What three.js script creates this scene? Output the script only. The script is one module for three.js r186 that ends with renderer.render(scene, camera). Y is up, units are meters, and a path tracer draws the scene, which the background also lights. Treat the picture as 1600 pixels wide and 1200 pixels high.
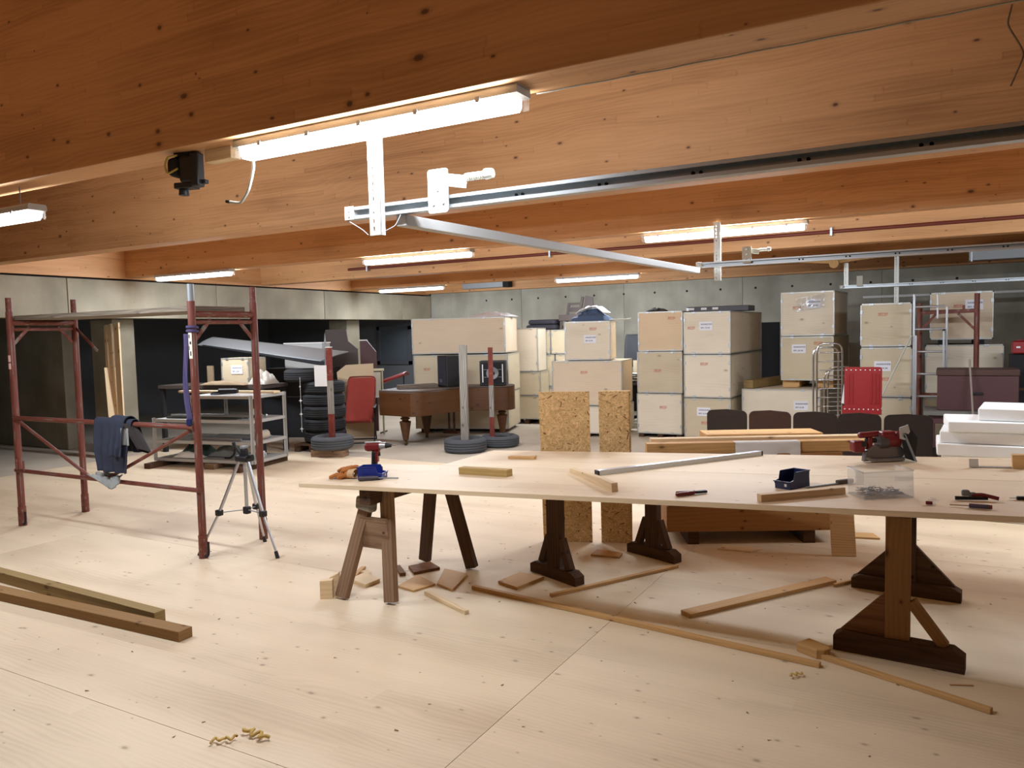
import * as THREE from 'three';
import { RoundedBoxGeometry } from 'three/addons/geometries/RoundedBoxGeometry.js';
import { RectAreaLightUniformsLib } from 'three/addons/lights/RectAreaLightUniformsLib.js';
import { mergeGeometries } from 'three/addons/utils/BufferGeometryUtils.js';

// ---------------------------------------------------------------- camera, sky, exposure
const scene = new THREE.Scene();
scene.background = new THREE.Color(0x000000);
const F = 1210;
const camera = new THREE.PerspectiveCamera(2 * Math.atan(600 / F) * 180 / Math.PI, 4 / 3, 0.05, 100);
camera.position.set(0, 1.7, 0);
camera.rotation.order = 'YXZ';
camera.rotation.set(-Math.atan(80 / F), Math.atan(680 / F), -0.0235);
const renderer = new THREE.WebGLRenderer({ antialias: true });
renderer.toneMapping = THREE.LinearToneMapping;
renderer.toneMappingExposure = 1.14;
renderer.shadowMap.enabled = true;
renderer.shadowMap.type = THREE.PCFSoftShadowMap;
RectAreaLightUniformsLib.init();
const LAMP_RADIANCE = 150, LAMP_COLOR = 0xe8f3ff;

// ---------------------------------------------------------------- helpers
let seed = 12345;
const rnd = () => { seed = (seed * 1664525 + 1013904223) >>> 0; return seed / 4294967296; };
const rr = (a, b) => a + (b - a) * rnd();
const V = (x, y, z) => new THREE.Vector3(x, y, z);
const DEG = Math.PI / 180;
const used = {};
function numbered(n) { used[n] = (used[n] || 0) + 1; return used[n] === 1 ? n : n + '_' + String(used[n] - 1).padStart(3, '0'); }
function tag(o, label, category, group) { o.userData.label = label; o.userData.category = category; if (group) o.userData.group = group; return o; }
function thing(name, label, category, [x, y, z] = [0, 0, 0], turn = 0, group) {
  const o = new THREE.Group(); o.name = numbered(name); scene.add(o); o.position.set(x, y, z); o.rotation.y = turn;
  return tag(o, label, category, group);
}
function setting(name) { const o = new THREE.Group(); o.name = name; o.userData.kind = 'structure'; scene.add(o); return o; }
function clean(g) { const n = g.index ? g.toNonIndexed() : g; for (const k of Object.keys(n.attributes)) if (!['position', 'normal', 'uv'].includes(k)) n.deleteAttribute(k); if (!n.attributes.uv) n.setAttribute('uv', new THREE.BufferAttribute(new Float32Array(n.attributes.position.count * 2), 2)); return n; }
// geometry list -> one mesh
function part(parent, name, geos, material, label) {
  const list = (Array.isArray(geos) ? geos : [geos]).map(clean);
  const m = new THREE.Mesh(list.length > 1 ? mergeGeometries(list) : list[0], material);
  m.name = name; m.castShadow = m.receiveShadow = true; parent.add(m); if (label) m.userData.label = label; return m;
}
// uv in metres by the dominant axis of each face
function uvm(g, ox = 0, oy = 0) {
  g = clean(g); const p = g.attributes.position, uv = new Float32Array(p.count * 2), a = V(), b = V(), c = V(), n = V();
  for (let i = 0; i < p.count; i += 3) {
    a.fromBufferAttribute(p, i); b.fromBufferAttribute(p, i + 1); c.fromBufferAttribute(p, i + 2);
    n.crossVectors(b.clone().sub(a), c.clone().sub(a)); const ax = Math.abs(n.x), ay = Math.abs(n.y), az = Math.abs(n.z);
    [a, b, c].forEach((q, k) => {
      const [u, v] = ay >= ax && ay >= az ? [q.x, q.z] : az >= ax ? [q.x, q.y] : [q.z, q.y];
      uv[(i + k) * 2] = u + ox; uv[(i + k) * 2 + 1] = v + oy;
    });
  }
  g.setAttribute('uv', new THREE.BufferAttribute(uv, 2)); return g;
}
const bx = (w, h, d, x = 0, y = 0, z = 0, r = 0) => uvm(r ? new RoundedBoxGeometry(w, h, d, 1, Math.min(r, w / 2.01, h / 2.01, d / 2.01)) : new THREE.BoxGeometry(w, h, d), rr(0, 3), rr(0, 1)).translate(x, y, z);
// box from corner to corner
const bc = (x0, x1, y0, y1, z0, z1, r = 0) => bx(Math.abs(x1 - x0), Math.abs(y1 - y0), Math.abs(z1 - z0), (x0 + x1) / 2, (y0 + y1) / 2, (z0 + z1) / 2, r);
// bar of section h x w from p to q
function bar(p, q, h, w, r = 0.002) {
  const d = q.clone().sub(p), L = d.length(); d.normalize();
  const up = Math.abs(d.y) > 0.95 ? V(0, 0, 1) : V(0, 1, 0), s = V().crossVectors(d, up).normalize(), u = V().crossVectors(s, d);
  return bx(L, h, w, 0, 0, 0, r).applyMatrix4(new THREE.Matrix4().makeBasis(d, u, s).setPosition(p.clone().add(q).multiplyScalar(0.5)));
}
function rod(p, q, r, r2 = r, n = 10) {
  const d = q.clone().sub(p), L = d.length();
  return new THREE.CylinderGeometry(r2, r, L, n).applyQuaternion(new THREE.Quaternion().setFromUnitVectors(V(0, 1, 0), d.normalize())).translate((p.x + q.x) / 2, (p.y + q.y) / 2, (p.z + q.z) / 2);
}
const tube = (pts, r, n = 40, k = 8, tension = 0.3) => new THREE.TubeGeometry(new THREE.CatmullRomCurve3(pts, false, 'catmullrom', tension), n, r, k);
function shape(pts, holes = []) { const s = new THREE.Shape(pts.map(p => new THREE.Vector2(...p))); for (const h of holes) s.holes.push(new THREE.Path(h.map(p => new THREE.Vector2(...p)))); return s; }
const plate = (pts, t, holes, bevel = 0) => uvm(new THREE.ExtrudeGeometry(shape(pts, holes), { depth: t - 2 * bevel, bevelEnabled: bevel > 0, bevelThickness: bevel, bevelSize: bevel, bevelOffset: -bevel, bevelSegments: 1, curveSegments: 8 }).translate(0, 0, bevel));
const lathe = (pts, n = 28) => new THREE.LatheGeometry(pts.map(p => new THREE.Vector2(...p)), n);
function roundRect(w, h, r, x = 0, y = 0, n = 5) {
  const o = []; for (const [cx, cy, a] of [[w / 2 - r, h / 2 - r, 0], [-w / 2 + r, h / 2 - r, 90], [-w / 2 + r, -h / 2 + r, 180], [w / 2 - r, -h / 2 + r, 270]])
    for (let i = 0; i <= n; i++) { const t = (a + 90 * i / n) * DEG; o.push([x + cx + r * Math.cos(t), y + cy + r * Math.sin(t)]); } return o;
}
// closed sheet with thickness from a map (s,t) -> Vector3
function sheet(fn, nu, nv, th) {
  const P = [], pos = [], uv = [];
  for (let i = 0; i <= nu; i++) { P.push([]); for (let j = 0; j <= nv; j++) P[i].push(fn(i / nu, j / nv)); }
  const N = (i, j) => { const a = P[Math.min(i + 1, nu)][j].clone().sub(P[Math.max(i - 1, 0)][j]), b = P[i][Math.min(j + 1, nv)].clone().sub(P[i][Math.max(j - 1, 0)]); return a.cross(b).normalize(); };
  const idx = [], n1 = (nu + 1) * (nv + 1), id = (i, j) => i * (nv + 1) + j;
  for (const s of [0.5, -0.5]) for (let i = 0; i <= nu; i++) for (let j = 0; j <= nv; j++) { const q = P[i][j].clone().addScaledVector(N(i, j), s * th); pos.push(q.x, q.y, q.z); uv.push(i / nu, j / nv); }
  for (let i = 0; i < nu; i++) for (let j = 0; j < nv; j++) { const a = id(i, j), b = id(i + 1, j), c = id(i + 1, j + 1), d = id(i, j + 1); idx.push(a, b, c, a, c, d, a + n1, c + n1, b + n1, a + n1, d + n1, c + n1); }
  const edge = (a, b) => idx.push(a, a + n1, b + n1, a, b + n1, b);
  for (let i = 0; i < nu; i++) { edge(id(i, 0), id(i + 1, 0)); edge(id(i + 1, nv), id(i, nv)); }
  for (let j = 0; j < nv; j++) { edge(id(0, j + 1), id(0, j)); edge(id(nu, j), id(nu, j + 1)); }
  const g = new THREE.BufferGeometry(); g.setAttribute('position', new THREE.Float32BufferAttribute(pos, 3)); g.setAttribute('uv', new THREE.Float32BufferAttribute(uv, 2)); g.setIndex(idx); g.computeVertexNormals(); return g;
}
const rot = (g, x = 0, y = 0, z = 0) => g.applyMatrix4(new THREE.Matrix4().makeRotationFromEuler(new THREE.Euler(x, y, z)));

// ---------------------------------------------------------------- textures
const hash = (x, y, s) => { let h = (x * 374761393 + y * 668265263 + s * 2147483647) | 0; h = Math.imul(h ^ (h >>> 13), 1274126177); return ((h ^ (h >>> 16)) >>> 0) / 4294967296; };
function vn(x, y, px, py, s) {       // value noise that repeats after px, py cells
  const xi = Math.floor(x), yi = Math.floor(y), fx = x - xi, fy = y - yi, m = (a, b) => ((a % b) + b) % b;
  const x0 = m(xi, px), x1 = m(xi + 1, px), y0 = m(yi, py), y1 = m(yi + 1, py), u = fx * fx * (3 - 2 * fx), v = fy * fy * (3 - 2 * fy);
  const a = hash(x0, y0, s), b = hash(x1, y0, s), c = hash(x0, y1, s), d = hash(x1, y1, s);
  return (a + (b - a) * u) * (1 - v) + (c + (d - c) * u) * v;
}
function fbm(u, v, fx, fy, o, s) { let a = 0, w = 0.5, t = 0; for (let i = 0; i < o; i++) { a += w * vn(u * fx, v * fy, fx, fy, s + i); t += w; w *= 0.5; fx *= 2; fy *= 2; } return a / t; }
function tex(w, h, fn, lenU, lenV, srgb = true) {
  const d = new Uint8Array(w * h * 4);
  for (let j = 0; j < h; j++) for (let i = 0; i < w; i++) { const c = fn((i + 0.5) / w, (j + 0.5) / h), k = (j * w + i) * 4; d[k] = Math.max(0, Math.min(255, c[0])); d[k + 1] = Math.max(0, Math.min(255, c[1])); d[k + 2] = Math.max(0, Math.min(255, c[2])); d[k + 3] = 255; }
  return finish(d, w, h, lenU, lenV, srgb);
}
function finish(d, w, h, lenU, lenV, srgb) {
  const t = new THREE.DataTexture(d, w, h); t.wrapS = t.wrapT = THREE.RepeatWrapping; t.magFilter = THREE.LinearFilter; t.minFilter = THREE.LinearMipmapLinearFilter; t.generateMipmaps = true;
  if (srgb) t.colorSpace = THREE.SRGBColorSpace; t.repeat.set(1 / lenU, 1 / lenV); t.needsUpdate = true; return t;
}
// wood: staves across v, boards along u, grain along u, knots
function woodTex(w, h, lenU, lenV, o) {
  const { staves, base, dark, tone = 10, grain = 16, knots = 0, knotR = [0.006, 0.014], boards = 2, joint = 0, blotch = 8, s = 1, knotDark = 0.75 } = o;
  const d = new Float32Array(w * h * 3);
  const cuts = []; for (let k = 0; k < staves; k++) { const c = []; for (let b = 0; b < boards; b++) c.push((b + 0.8 * hash(k, b, s + 50)) / boards); cuts.push(c); }
  for (let j = 0; j < h; j++) {
    const v = (j + 0.5) / h, st = Math.min(staves - 1, Math.floor(v * staves)), fv = v * staves - st;
    for (let i = 0; i < w; i++) {
      const u = (i + 0.5) / w; let b = 0, dj = 1; for (const c of cuts[st]) { if (u > c) b++; dj = Math.min(dj, Math.abs(u - c)); }
      b %= boards; const t = (hash(st, b, s + 9) - 0.5) * 2 * tone;
      const warp = fbm(u, v, Math.max(2, Math.round(lenU * 1.5)), Math.max(2, Math.round(lenV * 6)), 2, s + 3);
      const ring = Math.sin((v * lenV * 230 + warp * 26 + hash(st, b, s + 4) * 40));
      const fine = vn(u * Math.round(lenU * 8), v * Math.round(lenV * 420), Math.round(lenU * 8), Math.round(lenV * 420), s + 5) - 0.5;
      const bl = fbm(u, v, Math.max(2, Math.round(lenU)), Math.max(2, Math.round(lenV * 3)), 4, s + 6) - 0.5;
      let q = t + grain * (0.28 * ring + 0.6 * fine) + blotch * 2 * bl;
      if (joint && (fv < 0.03 || dj < 0.0012)) q -= joint;
      const k = (j * w + i) * 3, m = Math.max(0, Math.min(1, 0.5 - q / 60));
      for (let c = 0; c < 3; c++) d[k + c] = base[c] + q + (dark[c] - base[c]) * Math.max(0, m - 0.5) * 0.8;
    }
  }
  for (let n = 0; n < knots; n++) {
    const ku = hash(n, 1, s + 20) * w, kv = hash(n, 2, s + 20) * h, R = knotR[0] + (knotR[1] - knotR[0]) * hash(n, 3, s + 20) ** 2, ru = R * (1.2 + hash(n, 4, s)) / lenU * w, rv = R / lenV * h;
    for (let y = -Math.ceil(rv * 2.5); y <= rv * 2.5; y++) for (let x = -Math.ceil(ru * 3); x <= ru * 3; x++) {
      const e = Math.hypot(x / ru, y / rv) + 0.25 * (hash(x, y, n) - 0.5); if (e > 2.4) continue;
      const a = e < 1 ? knotDark : 0.32 * knotDark * Math.max(0, (2.4 - e) / 1.4), k = ((((kv + y) % h + h) % h | 0) * w + (((ku + x) % w + w) % w | 0)) * 3;
      for (let c = 0; c < 3; c++) d[k + c] += (dark[c] * (e < 0.6 ? 0.55 : 0.85) - d[k + c]) * a;
    }
  }
  const out = new Uint8Array(w * h * 4); for (let k = 0; k < w * h; k++) { for (let c = 0; c < 3; c++) out[k * 4 + c] = Math.max(0, Math.min(255, d[k * 3 + c])); out[k * 4 + 3] = 255; }
  return finish(out, w, h, lenU, lenV, true);
}
const std = (o) => new THREE.MeshStandardMaterial({ roughness: 0.8, metalness: 0, ...o });
const T = {};
T.glulam = woodTex(2048, 1024, 5, 1.2, { staves: 30, base: [198, 147, 97], dark: [98, 58, 32], tone: 4, grain: 8, knots: 60, knotR: [0.003, 0.014], boards: 3, joint: 4, blotch: 12, s: 11, knotDark: 0.7 });
T.floor = woodTex(2048, 1024, 5, 2.05, { staves: 17, base: [222, 202, 172], dark: [128, 98, 70], tone: 2, grain: 5, knots: 150, knotR: [0.003, 0.01], boards: 2, joint: 0, blotch: 10, s: 31, knotDark: 0.34 });
T.pine = woodTex(1024, 256, 2, 0.4, { staves: 2, base: [226, 200, 160], dark: [140, 96, 56], tone: 5, grain: 14, knots: 12, knotR: [0.006, 0.014], boards: 1, blotch: 8, s: 41, knotDark: 0.6 });
T.panel = woodTex(2048, 1024, 3, 1.25, { staves: 7, base: [233, 212, 178], dark: [160, 120, 80], tone: 4, grain: 8, knots: 26, knotR: [0.004, 0.009], boards: 2, blotch: 8, s: 51, knotDark: 0.35 });
T.ply = woodTex(1024, 512, 2, 1.0, { staves: 1, base: [222, 209, 186], dark: [160, 138, 108], tone: 2, grain: 7, knots: 3, boards: 1, blotch: 13, s: 61, knotDark: 0.4 });
T.old = woodTex(1024, 256, 1.2, 0.3, { staves: 2, base: [134, 104, 78], dark: [52, 36, 26], tone: 6, grain: 26, knots: 6, boards: 1, blotch: 20, s: 71 });
T.grey = woodTex(512, 256, 1.2, 0.3, { staves: 1, base: [150, 144, 134], dark: [80, 74, 68], tone: 4, grain: 24, knots: 3, boards: 1, blotch: 16, s: 81 });
T.concrete = tex(1024, 1024, (u, v) => {
  const a = fbm(u, v, 4, 4, 5, 101) - 0.5, st = fbm(u, v, 40, 3, 3, 111) - 0.5, f = hash(u * 1024 | 0, v * 1024 | 0, 5) - 0.5, pit = vn(u * 180, v * 180, 180, 180, 121) > 0.965 ? -26 : 0;
  const w = fbm(u, v, 9, 7, 4, 117) - 0.5, q = 46 * a + 30 * w + 9 * st + 8 * f + pit; return [166 + q, 161 + q, 148 + q];
}, 3, 3);
T.slab = tex(1024, 1024, (u, v) => { const q = 34 * (fbm(u, v, 5, 5, 5, 131) - 0.5) + 10 * (hash(u * 1024 | 0, v * 1024 | 0, 6) - 0.5) + (vn(u * 90, v * 90, 90, 90, 141) > 0.95 ? -18 : 0); return [186 + q, 174 + q, 156 + q * 0.95]; }, 4, 4);
T.rust = tex(512, 512, (u, v) => { const a = fbm(u, v, 10, 10, 5, 151), c = vn(u * 60, v * 60, 60, 60, 161); if (a > 0.66) return [120, 108, 100]; const q = 50 * (a - 0.5) + 16 * (c - 0.5); return [116 + q, 60 + q * 0.7, 47 + q * 0.7]; }, 0.6, 0.6);
T.zinc = tex(512, 512, (u, v) => { const q = 26 * (fbm(u, v, 14, 14, 4, 171) - 0.5) + 18 * (vn(u * 40, v * 40, 40, 40, 181) - 0.5); return [184 + q, 188 + q, 190 + q]; }, 0.4, 0.4);
T.rough = tex(256, 256, (u, v) => { const q = 150 + 150 * (fbm(u, v, 6, 6, 4, 191) - 0.5); return [q, q, q]; }, 1, 1, false);
T.osb = (() => {
  const c = document.createElement('canvas'); c.width = c.height = 1024; const x = c.getContext('2d'); x.fillStyle = 'rgb(168,124,70)'; x.fillRect(0, 0, 1024, 1024);
  for (let i = 0; i < 15000; i++) {
    const px = rnd() * 1024, py = rnd() * 1024, L = rr(16, 62), W = rr(3, 11), a = rr(-0.75, 0.75) + (rnd() < 0.35 ? 1.57 : 0), t = rnd(); const k = rr(-26, 22);
    x.fillStyle = `rgb(${(t < 0.03 ? 120 : 214) + k | 0},${(t < 0.03 ? 80 : 176) + k | 0},${(t < 0.03 ? 42 : 122) + k | 0})`;
    for (const [ox, oy] of [[0, 0], [1024, 0], [-1024, 0], [0, 1024], [0, -1024]]) { x.save(); x.translate(px + ox, py + oy); x.rotate(a); x.fillRect(-L / 2, -W / 2, L, W); x.restore(); }
  }
  const t = new THREE.CanvasTexture(c); t.colorSpace = THREE.SRGBColorSpace; t.wrapS = t.wrapT = THREE.RepeatWrapping; t.repeat.set(1 / 0.95, 1 / 0.95); return t;
})();
function paper(w, h, draw, bg = '#e6e5ea') { const c = document.createElement('canvas'); c.width = w; c.height = h; const x = c.getContext('2d'); if (bg) { x.fillStyle = bg; x.fillRect(0, 0, w, h); } draw(x); const t = new THREE.CanvasTexture(c); t.colorSpace = THREE.SRGBColorSpace; return t; }

const M = {
  glulam: std({ map: T.glulam, roughness: 0.62 }),
  floor: std({ map: T.floor, roughness: 0.62 }),
  slab: std({ map: T.slab, roughness: 0.75, bumpMap: T.rough, bumpScale: 0.001 }),
  pine: std({ map: T.pine, roughness: 0.7 }),
  pineGreen: std({ map: T.pine, color: 0xd0c69c, roughness: 0.8 }),
  pinePost: std({ map: T.pine, color: 0xa88a66, roughness: 0.8 }),
  pineTreated: std({ map: T.pine, color: 0xa59c7c, roughness: 0.8 }),
  pineWarm: std({ map: T.pine, color: 0xe4cba6, roughness: 0.7 }),
  packet: std({ map: T.pine, color: 0xb8956a, roughness: 0.7 }),
  panel: std({ map: T.panel, roughness: 0.6 }),
  ply: std({ map: T.ply, roughness: 0.7 }),
  plyWarm: std({ map: T.ply, color: 0xf8e8d6, roughness: 0.7 }),
  plyGrey: std({ map: T.ply, color: 0xe6e2d6, roughness: 0.7 }),
  plyPink: std({ map: T.ply, color: 0xf5ebe2, roughness: 0.7 }),
  old: std({ map: T.old, roughness: 0.85 }),
  oldDark: std({ map: T.old, color: 0x98846e, roughness: 0.85 }),
  oldWarm: std({ map: T.old, color: 0xe4c4a0, roughness: 0.8 }),
  grey: std({ map: T.grey, roughness: 0.9 }),
  concrete: std({ map: T.concrete, color: 0xe2ddd0, roughness: 0.85, bumpMap: T.rough, bumpScale: 0.002 }),
  concreteCool: std({ map: T.concrete, color: 0xf2f4f2, roughness: 0.85 }),
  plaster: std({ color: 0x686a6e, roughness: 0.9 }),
  osb: std({ map: T.osb, roughness: 0.75, bumpMap: T.osb, bumpScale: 0.0012 }),
  rust: std({ map: T.rust, roughness: 0.6, metalness: 0.1 }),
  zinc: std({ map: T.zinc, roughness: 0.42, metalness: 0.75 }),
  whitePaint: std({ color: 0xb8b5a6, roughness: 0.45 }),
  steelWhite: std({ color: 0xbab7ae, roughness: 0.38, metalness: 0.45 }),
  chrome: std({ color: 0xd0d0d0, roughness: 0.18, metalness: 1 }),
  alu: std({ color: 0xc9ccd0, roughness: 0.35, metalness: 0.85 }),
  greyPaint: std({ color: 0xb4b3b0, roughness: 0.5, metalness: 0.1 }),
  greyMetal: std({ color: 0x8f9294, roughness: 0.5, metalness: 0.3 }),
  black: std({ color: 0x17171a, roughness: 0.5 }),
  blackMatt: std({ color: 0x1c1c1f, roughness: 0.9 }),
  rubber: std({ color: 0x26272a, roughness: 0.85 }),
  rubberGrey: std({ color: 0x4a4c50, roughness: 0.85 }),
  red: std({ color: 0x8e1a1c, roughness: 0.45 }),
  redFabric: std({ color: 0xb24a40, roughness: 0.85 }),
  redTool: std({ color: 0x741a1c, roughness: 0.4 }),
  darkWood: std({ map: T.old, color: 0x6b3f2a, roughness: 0.32 }),
  seatWood: std({ map: T.old, color: 0x32201a, roughness: 0.4 }),
  seatWoodWarm: std({ map: T.old, color: 0x553522, roughness: 0.4 }),
  piano: std({ map: T.glulam, color: 0x72604a, roughness: 0.4 }),
  pianoLid: std({ map: T.grey, color: 0x9a857a, roughness: 0.55 }),
  maroon: std({ color: 0x4b2b2b, roughness: 0.55 }),
  foam: std({ color: 0xeeeeec, roughness: 0.8 }),
  white: std({ color: 0xe4e4e2, roughness: 0.7 }),
  film: new THREE.MeshPhysicalMaterial({ color: 0xf2f2f4, roughness: 0.3, transmission: 0.35, thickness: 0 }),
  navy: std({ color: 0x2a2e3e, roughness: 0.9 }),
  denim: std({ color: 0x4a5d7a, roughness: 0.9 }),
  blackCloth: std({ color: 0x2b2523, roughness: 0.9 }),
  greyCloth: std({ color: 0x8f8f8a, roughness: 0.9 }),
  purple: std({ color: 0x4a4068, roughness: 0.8 }),
  blue: std({ color: 0x1c2f86, roughness: 0.4 }),
  blueDark: std({ color: 0x1a2350, roughness: 0.4 }),
  leather: std({ color: 0xb5702e, roughness: 0.8 }),
  leatherPale: std({ color: 0xd8b48a, roughness: 0.85 }),
  brownPaint: std({ color: 0x4f4541, roughness: 0.7 }),
  card: std({ color: 0xc3ab8a, roughness: 0.9 }),
  brownPaper: std({ color: 0x8f7a60, roughness: 0.9 }),
  yellow: std({ color: 0xb9a54c, roughness: 0.6 }),
  green: std({ color: 0x3e5148, roughness: 0.8 }),
  clear: new THREE.MeshPhysicalMaterial({ color: 0xfafbfc, roughness: 0.06, transmission: 0.95, thickness: 0 }),
  pipe: std({ color: 0x6a2f22, roughness: 0.5, metalness: 0.3 }),
  glow: new THREE.MeshStandardMaterial({ color: 0xffffff, emissive: 0xfffaf4, emissiveIntensity: 3.2, roughness: 0.4 }),
  glass: new THREE.MeshPhysicalMaterial({ color: 0x8a949c, roughness: 0.1, transmission: 0.6, thickness: 0 }),
};

// ---------------------------------------------------------------- the room
const XL = -10.63, XR = 6.5, ZB = -15.1, ZF = 7, H = 2.65, HC = 3.8;
{ // floor: concrete slab, timber panels over its front half
  const f = setting('floor');
  part(f, 'slab', [bc(-16.3, XR + 0.3, -0.3, -0.03, ZB - 0.3, ZF + 0.3), bc(-16.3, XR + 0.3, -0.03, 0, ZB - 0.3, -8.4), bc(-16.3, -10.6, -0.03, 0, -8.4, ZF)], M.slab);
  const xs = [-10.6, -6.7, -1.7, 3.3, XR], zs = [-8.4, -6.23, -4.18, -2.13, -0.08, 1.97, 4.02, ZF];
  for (let i = 0; i < xs.length - 1; i++) for (let k = 0; k < zs.length - 1; k++) {
    const g = uvm(new THREE.BoxGeometry(xs[i + 1] - xs[i] - 0.003, 0.03, zs[k + 1] - zs[k] - 0.003), rnd() * 5, rnd() * 2).translate((xs[i] + xs[i + 1]) / 2, -0.015, (zs[k] + zs[k + 1]) / 2);
    part(f, 'floor_panel', g, M.floor);
  }
}
{ // left wall: concrete lintel of cast panels, pillars, dark bay behind
  const w = setting('wall_left'), z = [-15.1, -14.0, -11.5, -8.93, -6.41, -3.9];
  for (let i = 0; i < z.length - 1; i++) part(w, 'concrete_panel', bc(XL - 0.3, XL, 2.05, 2.6, z[i] + 0.006, z[i + 1] - 0.006, 0.006), M.concrete);
  part(w, 'backing', bc(XL - 0.29, XL - 0.02, 2.06, 2.6, -15.1, -3.9), M.concreteCool);
  part(w, 'solid_wall', bc(XL - 0.3, XL, 0, 2.6, -3.9, ZF), M.concrete);
  part(w, 'pillar', bc(-11.5, -10.96, 0, 2.05, -7.62, -7.26, 0.01), M.concrete);
  part(w, 'pillar', bc(-11.45, -10.96, 0, 2.05, -12.9, -12.5, 0.01), M.concrete);
  part(w, 'cross_wall', bc(-16, -12.2, 0, 2.62, -7.5, -7.22, 0.01), M.concrete);
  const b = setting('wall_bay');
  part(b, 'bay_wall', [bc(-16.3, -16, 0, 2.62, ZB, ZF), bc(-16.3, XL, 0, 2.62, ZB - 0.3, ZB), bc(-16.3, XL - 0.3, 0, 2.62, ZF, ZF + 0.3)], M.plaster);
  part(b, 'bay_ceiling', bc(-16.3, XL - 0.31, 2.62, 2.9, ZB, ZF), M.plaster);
  const t = setting('trim_1');
  part(t, 'wall_plate', bc(XL - 0.3, XL - 0.03, 2.63, HC, ZB, ZF), M.glulam);
}
{
  const w = setting('wall_back'), x = [-10.63, -8.2, -5.8, -3.4, -1.0, 1.4, 3.8, 6.5];
  for (let i = 0; i < x.length - 1; i++) part(w, 'concrete_panel', bc(x[i] + 0.004, x[i + 1] - 0.004, 0, HC, ZB - 0.28, ZB, 0.004), M.concreteCool);
  part(w, 'backing', bc(XL, XR, 0, HC, ZB - 0.3, ZB - 0.012), M.concreteCool);
  for (let k = 0; k < 15; k++) part(w, 'tie_hole', rod(V(-9.1 + k * 0.66, 2.44, ZB - 0.004), V(-9.1 + k * 0.66, 2.44, ZB + 0.002), 0.022, 0.022, 12), M.blackMatt);
  const n = setting('window_1');
  part(n, 'window_frame', [bc(-12.25, -12.17, 1.0, 1.92, ZB, ZB + 0.05), bc(-11.3, -11.22, 1.0, 1.92, ZB, ZB + 0.05), bc(-12.25, -11.22, 1.0, 1.08, ZB, ZB + 0.05), bc(-12.25, -11.22, 1.84, 1.92, ZB, ZB + 0.05)], std({ color: 0x55585c, roughness: 0.6 }));
  part(n, 'pane', bc(-12.17, -11.3, 1.08, 1.84, ZB + 0.012, ZB + 0.018), M.glass);
  part(setting('wall_right'), 'wall_face', bc(XR, XR + 0.3, 0, HC, ZB, ZF), M.concrete);
  part(setting('wall_front'), 'wall_face', bc(XL, XR, 0, HC, ZF, ZF + 0.3), M.concrete);
  part(setting('ceiling'), 'ceiling_boards', bc(XL - 0.3, XR + 0.3, HC, HC + 0.2, ZB - 0.3, ZF + 0.3), M.glulam);
}
for (const z of [4.6, 2.2, -0.1, -2.705, -5.075, -7.425, -10.045, -12.445, -14.995]) {
  const o = setting(numbered('roof_beam')); const g = uvm(new RoundedBoxGeometry(XR - XL + 0.06, HC - H, 0.21, 1, 0.006), rnd() * 5, rnd() * 1.2); g.translate((XR + XL) / 2 - 0.03, (H + HC) / 2, z);
  part(o, 'glulam_beam', g, M.glulam);
}

// ---------------------------------------------------------------- lamps
function lamp(xc, z, y, label, cord, k = 1.35) {       // y: underside of what carries it
  const t = thing('strip_lamp', label, 'lamp', [xc, y, z], 0, 'fluorescent strip lamps under the roof beams'), L = 1.55;
  const prof = [[-0.05, 0], [0.05, 0], [0.056, -0.012], [0.056, -0.036], [-0.056, -0.036], [-0.056, -0.012]];
  const ext = (p, l) => rot(new THREE.ExtrudeGeometry(shape(p), { depth: l, bevelEnabled: false }), 0, Math.PI / 2, 0).translate(-l / 2, 0, 0);
  part(t, 'housing', ext(prof, L), M.greyPaint);
  part(t, 'diffuser', ext([[-0.052, -0.036], [0.052, -0.036], [0.046, -0.07], [0.03, -0.09], [-0.03, -0.09], [-0.046, -0.07]], L - 0.07), M.glow);
  for (const s of [-1, 1]) part(t, 'end_cap', bx(0.035, 0.05, 0.1, s * (L / 2 - 0.0175), -0.061, 0, 0.008), M.clear);
  for (let k = 0; k < 5; k++) part(t, 'clip', bx(0.02, 0.022, 0.004, -0.6 + k * 0.3, -0.038, 0.058), M.greyMetal);
  const area = (w, h, px, py, pz, rx, ry) => { const l = new THREE.RectAreaLight(LAMP_COLOR, LAMP_RADIANCE * k, w, h); l.position.set(px, py, pz); l.rotation.set(rx, ry, 0, 'YXZ'); l.castShadow = true; t.add(l); };
  area(L - 0.1, 0.06, 0, -0.093, 0, -Math.PI / 2, 0);
  area(L - 0.1, 0.036, 0, -0.058, 0.056, 0, Math.PI);
  area(L - 0.1, 0.036, 0, -0.058, -0.056, 0, 0);
  if (cord) cord(t);
  return t;
}
lamp(-2.21, -2.7, H, 'bright strip lamp beside the laser level with a loose white cord end', t => {
  part(t, 'cord', tube([V(-0.68, -0.04, 0.03), V(-0.68, -0.13, 0.02), V(-0.73, -0.23, 0.01), V(-0.8, -0.285, 0), V(-0.875, -0.275, 0)], 0.007, 30, 8), M.whitePaint, 'loose white cord end');
  part(t, 'cord_tip', rod(V(-0.875, -0.275, 0), V(-0.9, -0.27, 0), 0.008), M.black);
}, 1);
lamp(-5.5, -2.7, 2.53, 'strip lamp hung on wires under the beam that carries the laser level', t => { for (const x of [0.6, -0.6]) part(t, 'hanging_wire', rod(V(x, 0, 0), V(x, 0.12, 0), 0.003), M.greyMetal); }, 1);
lamp(-1.87, -7.43, H, 'strip lamp behind the perforated hanger of the long galvanised rail');
lamp(-5.42, -7.43, H, 'strip lamp on the beam midway between the concrete lintel and the crossbar');
lamp(-9.2, -7.35, H, 'strip lamp close to the concrete lintel above the rusty scaffold');
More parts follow.
